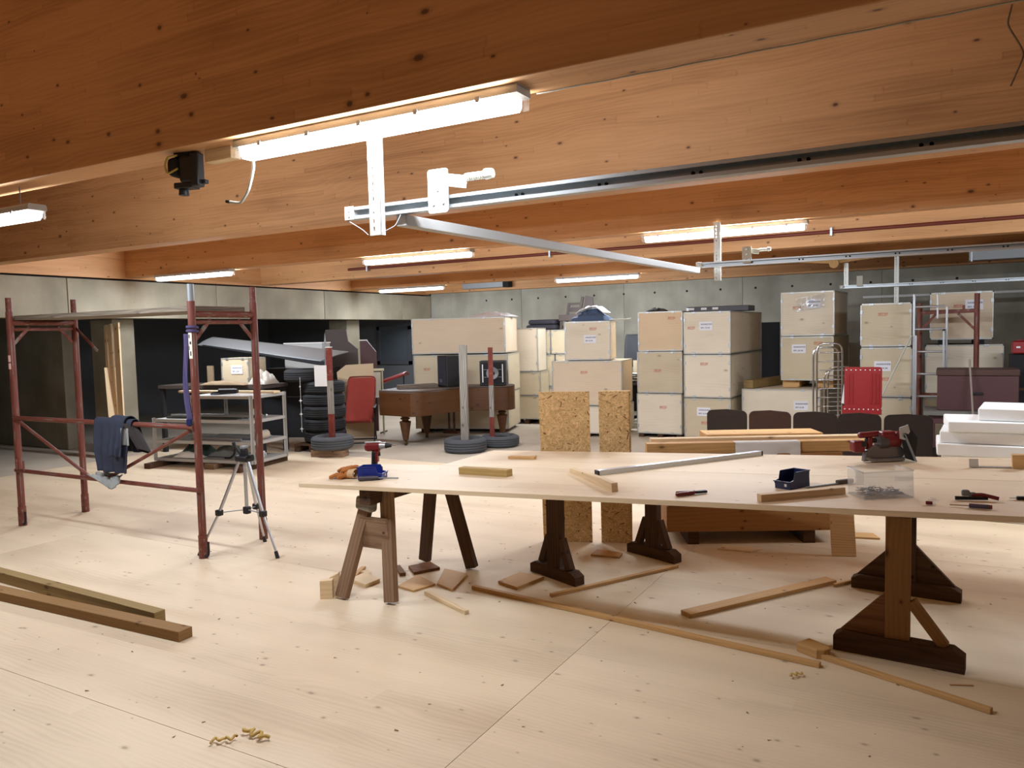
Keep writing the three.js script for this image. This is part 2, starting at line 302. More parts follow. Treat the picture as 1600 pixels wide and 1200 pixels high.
lamp(-9.2, -12.4, H, 'strip lamp above the piano next to the corner of the concrete walls');
lamp(-5.26, -12.4, H, 'strip lamp above the denim bundle on the stacked crates');
lamp(1.75, -7.43, H, 'strip lamp on the beam over the pile of white foam boards');

// ---------------------------------------------------------------- door rails under the beams
const CH = (h, d, t) => [[0, 0], [d, 0], [d, h * 0.26], [d - t, h * 0.26], [d - t, t], [t, t], [t, h - t], [d - t, h - t], [d - t, h * 0.74], [d, h * 0.74], [d, h], [0, h]];
function rail(name, label, x0, x1, y, z, h) {
  const o = thing(name, label, 'rail', [0, 0, 0]);
  // channel open towards +z
  const g = new THREE.ExtrudeGeometry(shape(CH(h, 0.05, 0.004)), { depth: x1 - x0, bevelEnabled: false }); rot(g, 0, Math.PI / 2, 0).scale(1, 1, -1);
  const gi = uvm(g.translate(x0, y - h / 2, z)); const ind = gi.attributes.position.array; // mirrored: flip winding
  for (let i = 0; i < ind.length; i += 9) for (let k = 0; k < 3; k++) { const a = ind[i + 3 + k]; ind[i + 3 + k] = ind[i + 6 + k]; ind[i + 6 + k] = a; }
  gi.computeVertexNormals();
  part(o, 'channel', gi, M.zinc);
  part(o, 'end_plate', bx(0.055, h + 0.008, 0.006, x0 + 0.02, y, z + 0.054, 0.003), M.whitePaint);
  for (const s of [-1, 1]) part(o, 'screw', rod(V(x0 + 0.02, y + s * h * 0.22, z + 0.056), V(x0 + 0.02, y + s * h * 0.22, z + 0.062), 0.007), M.zinc);
  for (let x = x0 + 0.9; x < 3; x += 0.38) for (const s of [0, 0.03]) part(o, 'slot_bolt', rod(V(x + s, y, z + 0.004), V(x + s, y, z + 0.01), 0.007, 0.007, 8), M.blackMatt);
  return o;
}
function hanger(o, x, y0, y1, z, w = 0.062) {
  const holes = []; for (let y = y0 + 0.03; y < y1 - 0.03; y += 0.034) { holes.push(roundRect(0.008, 0.02, 0.0039, -w * 0.12, y - y0, 2)); }
  part(o, 'perforated_hanger', [plate([[-w / 2, 0], [w / 2, 0], [w / 2, y1 - y0], [-w / 2, y1 - y0]], 0.004, holes).translate(x, y0, z), bc(x + w / 2 - 0.004, x + w / 2, y0, y1, z - 0.03, z + 0.003), bc(x - w / 2, x - w / 2 + 0.003, y0, y1, z - 0.012, z + 0.006)], M.steelWhite);
}
function buffer(o, x, y, z, s) {
  part(o, 'bracket_plate', plate(roundRect(0.105 * s, 0.19 * s, 0.012 * s), 0.006).translate(x, y + 0.055 * s, z), M.whitePaint);
  for (const [a, b] of [[-0.005, 0.12], [-0.002, 0.06], [-0.025, 0.0], [0.028, 0.003]]) part(o, 'bolt', rod(V(x + a * s, y + b * s, z + 0.005), V(x + a * s, y + b * s, z + 0.014), 0.009 * s), M.zinc);
  part(o, 'buffer_arm', bar(V(x + 0.04 * s, y + 0.1 * s, z - 0.01), V(x + 0.13 * s, y + 0.085 * s, z - 0.03), 0.055 * s, 0.006), M.whitePaint);
  const pts = []; for (let i = 0; i <= 90; i++) { const a = i / 90 * 9 * Math.PI * 2; pts.push(V(x + (0.125 + 0.1 * i / 90) * s, y + 0.105 * s + 0.015 * s * Math.sin(a), z - 0.03 + 0.015 * s * Math.cos(a))); }
  part(o, 'spring', tube(pts, 0.0032 * s, 220, 5, 0.5), M.whitePaint);
  part(o, 'buffer_knob', [rod(V(x + 0.12 * s, y + 0.105 * s, z - 0.03), V(x + 0.235 * s, y + 0.107 * s, z - 0.03), 0.007 * s), rod(V(x + 0.225 * s, y + 0.107 * s, z - 0.03), V(x + 0.262 * s, y + 0.108 * s, z - 0.03), 0.024 * s, 0.02 * s, 14)], M.whitePaint);
}
{
  const a = rail('door_rail', 'long galvanised channel rail with a white spring buffer beside the laser level beam', -2.5, XR - 0.4, 2.283, -2.93, 0.056);
  hanger(a, -2.285, 2.16, H + 0.2, -2.83); buffer(a, -1.96, 2.275, -2.868, 1);
  part(a, 'wire_loop', tube([V(-2.5, 2.255, -2.88), V(-2.4, 2.2, -2.87), V(-2.33, 2.165, -2.83)], 0.0018, 12, 5), M.greyMetal);
  part(a, 'wire_loop', [tube([V(-2.25, 2.17, -2.83), V(-2.2, 2.2, -2.86), V(-2.18, 2.25, -2.88)], 0.0018, 12, 5)], M.greyMetal);
  part(a, 'crossbar', [bar(V(-2.2, 2.228, -2.91), V(-2.02, 2.232, -7.14), 0.05, 0.06, 0.003)], M.greyPaint, 'pale steel crossbar');
  const b = rail('door_rail', 'galvanised channel rail at the far end of the steel crossbar', -2.04, XR - 0.4, 2.285, -7.25, 0.05);
  hanger(b, -1.875, 2.14, 2.68, -7.3, 0.06); buffer(b, -1.585, 2.31, -7.21, 0.78);
  const c = rail('door_rail', 'pale channel rail above the tall crate tower with the plastic pouch', -1.36, XR - 0.4, 2.25, -12.28, 0.045);
  for (const x of [-1.29, -0.63]) hanger(c, x, x < -1 ? 2.24 : 2.0, 2.7, -12.33, 0.06);
  part(c, 'bracket_plate', bc(-1.14, -1.06, 2.25, 2.4, -12.23, -12.222, 0.002), M.whitePaint);
  part(thing('conduit', 'thin white conduit along the concrete wall behind the ladder', 'conduit', [0, 0, 0]), 'tube', rod(V(-1.3, 2.18, ZB + 0.03), V(6.3, 2.18, ZB + 0.03), 0.026), M.white);
  const p = thing('sprinkler_pipe', 'dark red pipe clamped along the side of a roof beam', 'pipe', [0, 0, 0]);
  part(p, 'tube', rod(V(-8.6, 2.8, -9.9), V(XR - 0.1, 2.8, -9.9), 0.022), M.pipe);
  for (const x of [-8.2, -4.9, -1.2, 2.4]) part(p, 'clamp', bx(0.03, 0.1, 0.06, x, 2.8, -9.905, 0.004), M.zinc);
  const d1 = thing('metal_duct', 'grey sheet metal duct box hung on the roof beam over the ladder', 'duct', [0.9, 2.52, -12.24]); part(d1, 'body', bx(1.3, 0.17, 0.18, 0, 0.085, 0, 0.01), M.greyMetal); part(d1, 'flange', bx(0.02, 0.19, 0.2, -0.62, 0.085, 0), M.zinc);
  const d2 = thing('metal_duct', 'grey sheet metal duct box on the last beam above the wrapped crate', 'duct', [-8.9, 2.7, -14.8]); part(d2, 'body', bx(1.05, 0.19, 0.17, -0.07, 0.095, 0, 0.01), M.greyMetal); part(d2, 'end_cover', bx(0.14, 0.21, 0.18, 0.53, 0.1, 0, 0.008), M.blackMatt);
  const s = thing('wood_strut', 'short round timber strut end with a diagonal brace under the roof beam', 'strut', [-1.42, 2.51, -12.2]);
  part(s, 'log_end', rod(V(0, 0.07, 0.2), V(0, 0.075, -0.14), 0.065, 0.065, 18), M.pineWarm); part(s, 'brace', bar(V(0.02, 0.1, 0.1), V(0.5, 0.16, -0.1), 0.05, 0.08), M.pineWarm); part(s, 'brace', bar(V(-0.02, 0.1, 0.1), V(-0.5, 0.16, -0.1), 0.05, 0.08), M.pineWarm);
}
{ // laser level on its wooden block, wires at the far right
  const b = thing('wood_block', 'small square wooden block screwed under the roof beam', 'block', [-3.17, 2.59, -2.74]); part(b, 'block', bx(0.19, 0.06, 0.06, 0, 0.03, 0, 0.003), M.pine);
  const t = thing('laser_level', 'black cross line laser level with yellow trim hanging from the beam', 'laser level', [-3.38, 2.44, -2.7], 0.25);
  part(t, 'housing', [bx(0.1, 0.14, 0.085, 0.02, 0.125, 0, 0.02), bx(0.05, 0.17, 0.06, 0.06, 0.12, 0.01, 0.01)], M.black);
  part(t, 'window_head', bx(0.075, 0.1, 0.09, -0.06, 0.14, 0.004, 0.03), M.blackMatt);
  part(t, 'yellow_trim', tube([V(-0.02, 0.19, 0.052), V(-0.075, 0.185, 0.052), V(-0.095, 0.145, 0.052), V(-0.08, 0.105, 0.052), V(-0.02, 0.125, 0.052)], 0.005, 30, 6), M.yellow);
  part(t, 'mount', [bx(0.11, 0.03, 0.07, -0.01, 0.045, 0, 0.006), rod(V(-0.03, 0.045, 0), V(-0.03, 0, 0), 0.022, 0.026, 14), bx(0.05, 0.02, 0.03, 0.085, 0.06, 0, 0.004)], M.black);
  part(t, 'bracket', bx(0.12, 0.02, 0.06, 0.0, 0.2, 0, 0.004), M.blackMatt);
  const w = thing('cable', 'thin pale cable stapled along the underside of the roof beam', 'cable', [0, 0, 0]); const pts = []; for (let i = 0; i <= 24; i++) pts.push(V(-1.43 + i * 0.075, H - 0.006 - 0.0015 * (i % 3 === 1), -2.8));
  part(w, 'strand', tube(pts, 0.0035, 90, 5), M.whitePaint);
  const v = thing('loose_wires', 'loose brown wire ends dangling from the roof beam', 'wire', [0.16, 2.65, -2.84]);
  part(v, 'strand', tube([V(0, 0, 0), V(-0.01, -0.06, 0.01), V(0.02, -0.12, 0), V(0.03, -0.16, 0.01), V(0.0, -0.24, 0)], 0.003, 30, 5), M.brownPaper); part(v, 'strand', tube([V(0.05, 0, 0), V(0.06, -0.06, 0), V(0.045, -0.13, 0.01), V(0.05, -0.2, 0)], 0.003, 30, 5), M.brownPaper);
}
// ---------------------------------------------------------------- crates
const FEET = V(0, 0, 0);
function labelTex(a, b) { return paper(256, 160, x => { x.fillStyle = '#3c3f52'; x.font = 'bold 40px sans-serif'; x.fillText(a, 30, 62); x.fillText(b, 30, 128); }); }
const stampTex = (() => {
  const c = document.createElement('canvas'); c.width = 256; c.height = 128; const x = c.getContext('2d'); x.fillStyle = '#000'; x.fillRect(0, 0, 256, 128); x.fillStyle = '#fff'; x.font = 'italic bold 84px serif'; x.fillText('MUSE', 14, 84); x.fillRect(20, 98, 200, 9);
  return new THREE.CanvasTexture(c);
})();
const stampMat = std({ color: 0xc2533c, alphaMap: stampTex, transparent: true, roughness: 0.9 });
const labelMats = {}; const labelMat = (a, b) => labelMats[a + b] || (labelMats[a + b] = std({ map: labelTex(a, b), roughness: 0.7 }));
const facePlane = (w, h, x, y, z) => new THREE.PlaneGeometry(w, h).translate(x, y, z);
// front-left-bottom corner (x, y, z), turned by yaw, like the stacks stand
function crate(x, y, z, yaw, w, h, d, o) {
  const a = yaw * DEG, cx = x + Math.cos(a) * w / 2 - Math.sin(a) * d / 2, cz = z - Math.sin(a) * w / 2 - Math.cos(a) * d / 2;
  const t = thing('plywood_crate', o.label, 'crate', [cx, y, cz], a, 'plywood transport crates'), e = 0.018;
  const skid = o.skid || 0, y0 = skid, hh = h - skid, f = d / 2;
  part(t, 'body', bx(w - 0.008, hh - 0.012, d - 0.008, 0, y0 + hh / 2, 0, 0.003), o.mat || M.ply);
  const E = [];
  for (const sy of [y0 + e / 2 + 0.002, y0 + hh - e / 2 - 0.004]) { for (const sz of [-1, 1]) E.push(bx(w, e, 0.004, 0, sy, sz * (f - 0.002))); for (const sx of [-1, 1]) E.push(bx(0.004, e, d, sx * (w / 2 - 0.002), sy, 0)); }
  for (const sx of [-1, 1]) for (const sz of [-1, 1]) { E.push(bx(e, hh - 0.006, 0.004, sx * (w / 2 - e / 2), y0 + hh / 2, sz * (f - 0.002))); E.push(bx(0.004, hh - 0.006, e, sx * (w / 2 - 0.002), y0 + hh / 2, sz * (f - e / 2))); }
  part(t, 'metal_edging', E, M.steelWhite);
  for (const [u, v] of [[-0.28, 1], [0.28, 1], [-0.28, 0], [0.28, 0]]) part(t, 'clip', bx(0.05, 0.03, 0.008, u * w, v ? y0 + hh - 0.016 : y0 + 0.016, f + 0.001, 0.002), M.zinc);
  for (const sx of [-1, 1]) for (const v of [0.2, 0.8]) part(t, 'clip', bx(0.03, 0.05, 0.008, sx * (w / 2 - 0.016), y0 + hh * v, f + 0.001, 0.002), M.zinc);
  if (o.text) part(t, 'address_label', bc(o.at[0] * w - 0.1, o.at[0] * w + 0.1, y0 + o.at[1] * hh - 0.065, y0 + o.at[1] * hh + 0.065, f, f + 0.002), M.white);
  if (o.text) part(t, 'print', facePlane(0.196, 0.125, o.at[0] * w, y0 + o.at[1] * hh, f + 0.0025), labelMat(...o.text), 'white address label with two printed lines');
  if (o.stamp) part(t, 'stamp', facePlane(0.13, 0.065, o.stamp[0] * w, y0 + o.stamp[1] * hh, f - 0.0035), stampMat, 'small red stamped word');
  if (skid) for (const sx of [-0.42, 0, 0.42]) part(t, 'skid', bx(0.08, skid, d * 0.96, sx * w, skid / 2, 0), M.oldDark);
  return t;
}
const HN = 'HANNOVER';
crate(-8.05, 0, -10.87, 17.3, 1.66, 0.7, 1.0, { skid: 0.07, mat: M.plyGrey, label: 'long crate at the bottom of the stack behind the piano' });
crate(-8.06, 0.7, -10.87, 17.3, 1.68, 0.65, 1.0, { mat: M.plyGrey, stamp: [-0.36, 0.62], label: 'long crate in the middle of the stack behind the loudspeakers on the piano' });
crate(-8.08, 1.365, -10.87, 17.3, 1.66, 0.615, 1.0, { mat: M.plyPink, label: 'long crate with plastic film on its lid topmost behind the piano' });
crate(-7.1, 0, -12.55, 12, 0.63, 0.53, 0.6, { skid: 0.09, mat: M.plyGrey, label: 'crate on dark skids at the foot of the narrow stack beyond the piano' });
crate(-7.1, 0.535, -12.55, 12, 0.6, 0.435, 0.6, { mat: M.plyGrey, label: 'small crate in the middle of the narrow stack beyond the piano' });
crate(-7.1, 0.975, -12.55, 12, 0.56, 0.81, 0.6, { mat: M.ply, label: 'upright tall crate on top of the narrow stack beyond the piano' });
crate(-6.95, 0, -13.25, 5, 0.44, 0.65, 0.8, { skid: 0.08, mat: M.plyGrey, label: 'crate on the floor of the back stack under the folded dark cushions' });
crate(-6.5, 0, -13.28, 5, 0.5, 0.65, 0.8, { skid: 0.08, mat: M.plyGrey, label: 'crate on the floor hidden behind the crate under the denim bundle' });
crate(-6.99, 0.655, -13.25, 5, 0.47, 0.62, 0.8, { mat: M.plyGrey, label: 'square crate in the second tier of the back stack below the dark cushions' });
crate(-6.5, 0.655, -13.28, 5, 0.5, 0.62, 0.8, { mat: M.plyGrey, label: 'second tier crate of the back stack below the old wooden chair' });
crate(-7.0, 1.28, -13.25, 5, 0.4, 0.46, 0.8, { mat: M.plyGrey, label: 'small top crate of the back stack carrying the dark cushions' });
crate(-6.59, 1.28, -13.28, 5, 0.45, 0.46, 0.8, { mat: M.plyGrey, label: 'small top crate of the back stack carrying the old wooden chair' });
crate(-5.6, 0, -11.3, 10, 1.17, 0.5, 0.9, { skid: 0.05, mat: M.ply, label: 'wide crate on the floor behind the upright chipboard panels' });
crate(-5.6, 0.505, -11.3, 10, 1.15, 0.72, 0.9, { mat: M.plyPink, stamp: [-0.04, 0.74], label: 'wide plain crate under the labelled crate with the denim bundle' });
crate(-5.42, 1.23, -11.42, 13, 0.75, 0.63, 0.62, { mat: M.ply, text: [HN, '001.8.04'], at: [0.06, 0.54], stamp: [0.12, 0.8], label: 'labelled crate with a bundle of denim on its lid' });
crate(-4.28, 0, -11.65, 0.8, 0.73, 0.7, 1.2, { skid: 0.06, mat: M.ply, stamp: [0.08, 0.66], label: 'bottom crate of the three high tower beside the wide plain crate' });
crate(-4.27, 0.705, -11.65, 0.8, 0.73, 0.65, 1.2, { mat: M.plyGrey, stamp: [-0.05, 0.54], label: 'middle crate of the three high tower beside the wide plain crate' });
crate(-4.25, 1.36, -11.65, 0.8, 0.72, 0.62, 1.2, { mat: M.plyWarm, stamp: [0.25, 0.82], label: 'warm toned unlabelled crate on top of the three high tower' });
crate(-3.47, 0, -11.5, -1, 0.71, 0.655, 2.0, { skid: 0.05, mat: M.plyGrey, text: [HN, '001.12.04'], at: [-0.08, 0.66], stamp: [-0.06, 0.38], label: 'labelled floor crate of the deep tower behind the end auditorium seat' });
crate(-3.47, 0.66, -11.5, -1, 0.71, 0.65, 2.0, { mat: M.ply, stamp: [-0.07, 0.78], label: 'middle crate of the deep tower with a red stamp and no label' });
crate(-3.47, 1.315, -11.5, -1, 0.71, 0.635, 2.0, { mat: M.ply, text: [HN, '001.16.04'], at: [-0.02, 0.66], stamp: [-0.34, 0.62], label: 'labelled top crate of the deep tower carrying the flat grey case' });
crate(-2.66, 0, -11.72, 1.5, 1.1, 0.79, 1.3, { skid: 0.05, mat: M.ply, text: [HN, '001.8.05'], at: [0.26, 0.68], label: 'low wide labelled crate behind the row of auditorium seats' });
crate(-2.15, 0.9, -12.0, -3.5, 0.74, 0.65, 1.25, { mat: M.plyGrey, text: [HN, '001.20.06'], at: [-0.15, 0.72], stamp: [0.2, 0.84], label: 'labelled crate resting on wooden spacers behind the chrome carts' });
crate(-2.15, 1.555, -12.0, -3.5, 0.75, 0.645, 1.05, { mat: M.ply, text: [HN, '001.18.06'], at: [0.12, 0.72], stamp: [-0.2, 0.64], label: 'highest crate with a crumpled plastic pouch over its label' });
crate(-1.0, 0, -11.2, 0, 0.62, 0.74, 1.0, { skid: 0.06, mat: M.plyGrey, label: 'bottom crate of the stack beside the aluminium ladder' });
crate(-1.0, 0.745, -11.2, 0, 0.62, 0.655, 1.0, { mat: M.plyGrey, text: [HN, '001.14.06'], at: [-0.06, 0.62], stamp: [0.0, 0.36], label: 'labelled middle crate behind the red ribbed seat shell' });
crate(-1.0, 1.405, -11.2, 0, 0.61, 0.57, 1.0, { mat: M.plyGrey, stamp: [-0.06, 0.74], label: 'unlabelled top crate of the stack beside the aluminium ladder' });
crate(-0.27, 0, -11.6, 0, 0.91, 0.72, 0.9, { skid: 0.06, mat: M.plyGrey, label: 'floor crate behind the dark maroon trunk' });
crate(-0.25, 0.725, -11.6, 0, 0.89, 0.69, 0.9, { mat: M.ply, stamp: [-0.06, 0.3], label: 'wide crate behind the red tube frame under the labelled crate' });
crate(-0.2, 1.475, -11.6, 0, 0.72, 0.62, 0.9, { mat: M.plyPink, text: [HN, '001.10.06'], at: [0.2, 0.72], stamp: [-0.05, 0.7], label: 'labelled crate on dark battens behind the red tube frame' });
for (const [x0, x1] of [[-0.1, 0.02], [0.3, 0.42]]) part(thing('batten', x0 < 0 ? 'dark batten between the stacked crates on the ladder side' : 'dark batten between the stacked crates behind the frame post', 'batten', [(x0 + x1) / 2, 1.415, -12.0], 0, 'dark battens between crates'), 'batten', bx(0.12, 0.06, 0.84, 0, 0.03, 0), M.blackMatt);
for (const x of [-2.02, -1.55]) part(thing('wood_spacer', x < -2 ? 'pale wooden spacer under the raised crate on the grey timber side' : 'pale wooden spacer under the raised crate on the chrome trolley side', 'spacer', [x, 0.79, -12.6], 0, 'wooden spacers under the crate'), 'spacer', bx(0.24, 0.11, 1.0, 0, 0.055, 0, 0.003), M.pineWarm);
{ // things lying on crates
  const film = (name, label, at, w, d, h, m, cat, s) => { const t = thing(name, label, cat, at); part(t, 'folds', sheet((u, v) => { const e = Math.sin(Math.PI * u) * Math.sin(Math.PI * v), n = fbm(u, v, 6, 5, 3, s); return V((u - 0.5) * w, 0.004 + h * Math.sqrt(Math.max(0, e)) * (0.35 + 0.9 * n), (v - 0.5) * d); }, 28, 20, 0.004), m); return t; };
  film('plastic_film', 'crumpled clear plastic film on the long top crate', [-6.95, 1.982, -11.75], 0.75, 0.5, 0.1, M.film, 'plastic film', 301);
  const c = film('denim_bundle', 'folded bundle of blue denim on the labelled crate', [-5.12, 1.862, -11.85], 0.62, 0.42, 0.2, M.denim, 'clothes', 311);
  part(c, 'white_shirt', sheet((u, v) => { const n = fbm(u, v, 5, 4, 3, 315); return V((u - 0.45) * 0.5, 0.13 + 0.1 * Math.sin(Math.PI * u) * (0.5 + n), (v - 0.5) * 0.3); }, 20, 14, 0.012), M.white, 'white garment on top of the denim');
  part(thing('dark_rod', 'thin rod with a pale cap on the crate beside the denim bundle', 'rod', [-4.55, 1.862, -11.75], 0.2), 'shaft', [rod(V(-0.2, 0.012, 0), V(0.1, 0.012, 0), 0.01), rod(V(0.09, 0.016, 0), V(0.14, 0.016, 0), 0.016)], M.whitePaint);
  const k = thing('flat_case', 'flat dark grey case with pale patches lying on the deep crate tower', 'case', [-3.17, 1.956, -12.35], -0.02);
  part(k, 'body', bx(0.98, 0.085, 0.42, 0.04, 0.0425, 0, 0.012), std({ color: 0x4c4c50, roughness: 0.5 })); for (const x of [-0.36, -0.16, 0.02]) part(k, 'pale_patch', bx(0.09, 0.035, 0.004, x, 0.05, 0.212), M.white); part(k, 'latch', bx(0.04, 0.05, 0.01, -0.42, 0.045, 0.214), M.zinc);
  part(film('dark_cloth', 'small dark crumpled cloth on the warm toned top crate', [-4.08, 1.982, -12.1], 0.3, 0.3, 0.07, M.blackCloth, 'cloth', 321), 'hem', bx(0.1, 0.01, 0.1, 0, 0.006, 0.02), M.blackCloth);
  const q = thing('cushion_stack', 'folded dark cushions on the back stack of crates', 'cushion', [-6.9, 1.742, -13.65], 0.09);
  for (let i = 0; i < 2; i++) part(q, 'cushion', bx(0.62 - i * 0.06, 0.1, 0.5, 0.02 * i, 0.05 + i * 0.1, 0, 0.045), std({ color: 0x34323a, roughness: 0.9 }));
  const ch = thing('old_chair', 'old brown wooden chair lying on the back stack of crates', 'chair', [-6.3, 1.742, -13.7], 0.1);
  part(ch, 'seat', bx(0.46, 0.12, 0.42, 0, 0.22, 0, 0.01), M.brownPaint);
  for (const [a, b] of [[-0.19, -0.17], [0.19, -0.17], [-0.19, 0.17], [0.19, 0.17]]) part(ch, 'leg', bar(V(a, 0.17, b), V(a * 1.05, 0, b), 0.04, 0.04), M.brownPaint);
  part(ch, 'backrest', [bar(V(-0.12, 0.28, 0), V(-0.1, 0.5, -0.05), 0.03, 0.05), bar(V(0.12, 0.28, 0), V(0.17, 0.62, -0.08), 0.05, 0.05), bar(V(-0.12, 0.49, -0.05), V(0.15, 0.49, -0.05), 0.04, 0.03), bar(V(-0.12, 0.38, -0.03), V(0.14, 0.38, -0.03), 0.08, 0.02)], M.brownPaint);
  part(ch, 'side_panel', plate([[0, 0], [0.24, 0], [0.2, 0.33], [0.06, 0.36]], 0.03).translate(0.17, 0.28, -0.08), M.brownPaint);
  const p = thing('plastic_pouch', 'crumpled clear plastic pouch taped over the label of the highest crate', 'pouch', [-1.73, 2.03, -11.955], -3.5 * DEG);
  part(p, 'film', sheet((u, v) => V((u - 0.5) * 0.4, (v - 0.5) * 0.2 + (u - 0.5) * 0.05, 0.012 + 0.02 * fbm(u, v, 6, 4, 3, 331)), 20, 12, 0.001), M.clear);
  // between the plain crate and the tower
  const tb = thing('side_table', 'dark low table with papers between the crate stacks', 'table', [-4.78, 0, -12.85], 0.05); part(tb, 'table_top', bx(0.5, 0.04, 0.6, 0, 0.78, 0), M.brownPaint); for (const [a, b] of [[-0.22, -0.25], [0.22, -0.25], [-0.22, 0.25], [0.22, 0.25]]) part(tb, 'leg', bx(0.04, 0.76, 0.04, a, 0.38, b), M.blackMatt); part(tb, 'back_panel', bx(0.44, 0.5, 0.02, 0, 0.5, -0.24), M.blackMatt);
  const pp = thing('paper_pile', 'untidy pile of papers on the dark low table', 'paper', [-4.78, 0.8, -12.75], 0.1); for (let i = 0; i < 6; i++) part(pp, 'sheet', rot(bx(0.36, 0.012, 0.28), rr(-0.05, 0.05), rr(-0.5, 0.5), rr(-0.06, 0.06)).translate(rr(-0.03, 0.03), 0.02 + i * 0.026, rr(-0.04, 0.04)), i % 2 ? M.white : M.greyCloth);
  for (let i = 0; i < 3; i++) part(thing('slat_board', ['pale upright slat behind the papers beside the wide plain crate', 'pale upright slat in the middle behind the paper pile', 'pale upright slat behind the papers beside the three high tower'][i], 'board', [-4.99 + i * 0.17, 0.8, -13.1], 0.05, 'upright slats behind the paper pile'), 'slat', bx(0.1, 0.34 + 0.02 * i, 0.02, 0, 0.17 + 0.01 * i, 0, 0.002), M.plyGrey);
  const ar = thing('office_chair', 'dark upholstered chair turned upside down behind the crates', 'chair', [-5.0, 0, -13.75], 0.2);
  part(ar, 'backrest', sheet((u, v) => V((u - 0.5) * 0.55, 1.1 + 0.5 * v, -0.12 * Math.cos((u - 0.5) * 2.4) - 0.18 * v * v), 16, 12, 0.07), std({ color: 0x45464b, roughness: 0.9 })); part(ar, 'seat', bx(0.52, 0.1, 0.5, 0, 1.08, 0.15, 0.04), M.blackMatt); part(ar, 'stem', rod(V(0, 0.08, 0.1), V(0, 1.05, 0.1), 0.04), M.black); for (let i = 0; i < 5; i++) part(ar, 'base_arm', bar(V(0, 0.1, 0.1), V(0.3 * Math.cos(i * 1.257), 0.04, 0.1 + 0.3 * Math.sin(i * 1.257)), 0.05, 0.05), M.black);
  const tm = thing('squared_timber', 'grey squared timber lying across the low wide crate', 'timber', [0, 0, 0]); part(tm, 'beam', bar(V(-2.58, 0.852, -11.8), V(-2.27, 0.852, -12.95), 0.12, 0.15, 0.004), M.pineTreated);
  part(thing('hardboard', 'tall dark panel standing by the concrete wall behind the deep tower', 'panel', [-2.66, 0, -14.2]), 'board', bx(0.4, 1.78, 0.05, -0.1, 0.89, 0, 0.004), M.blackMatt);
}
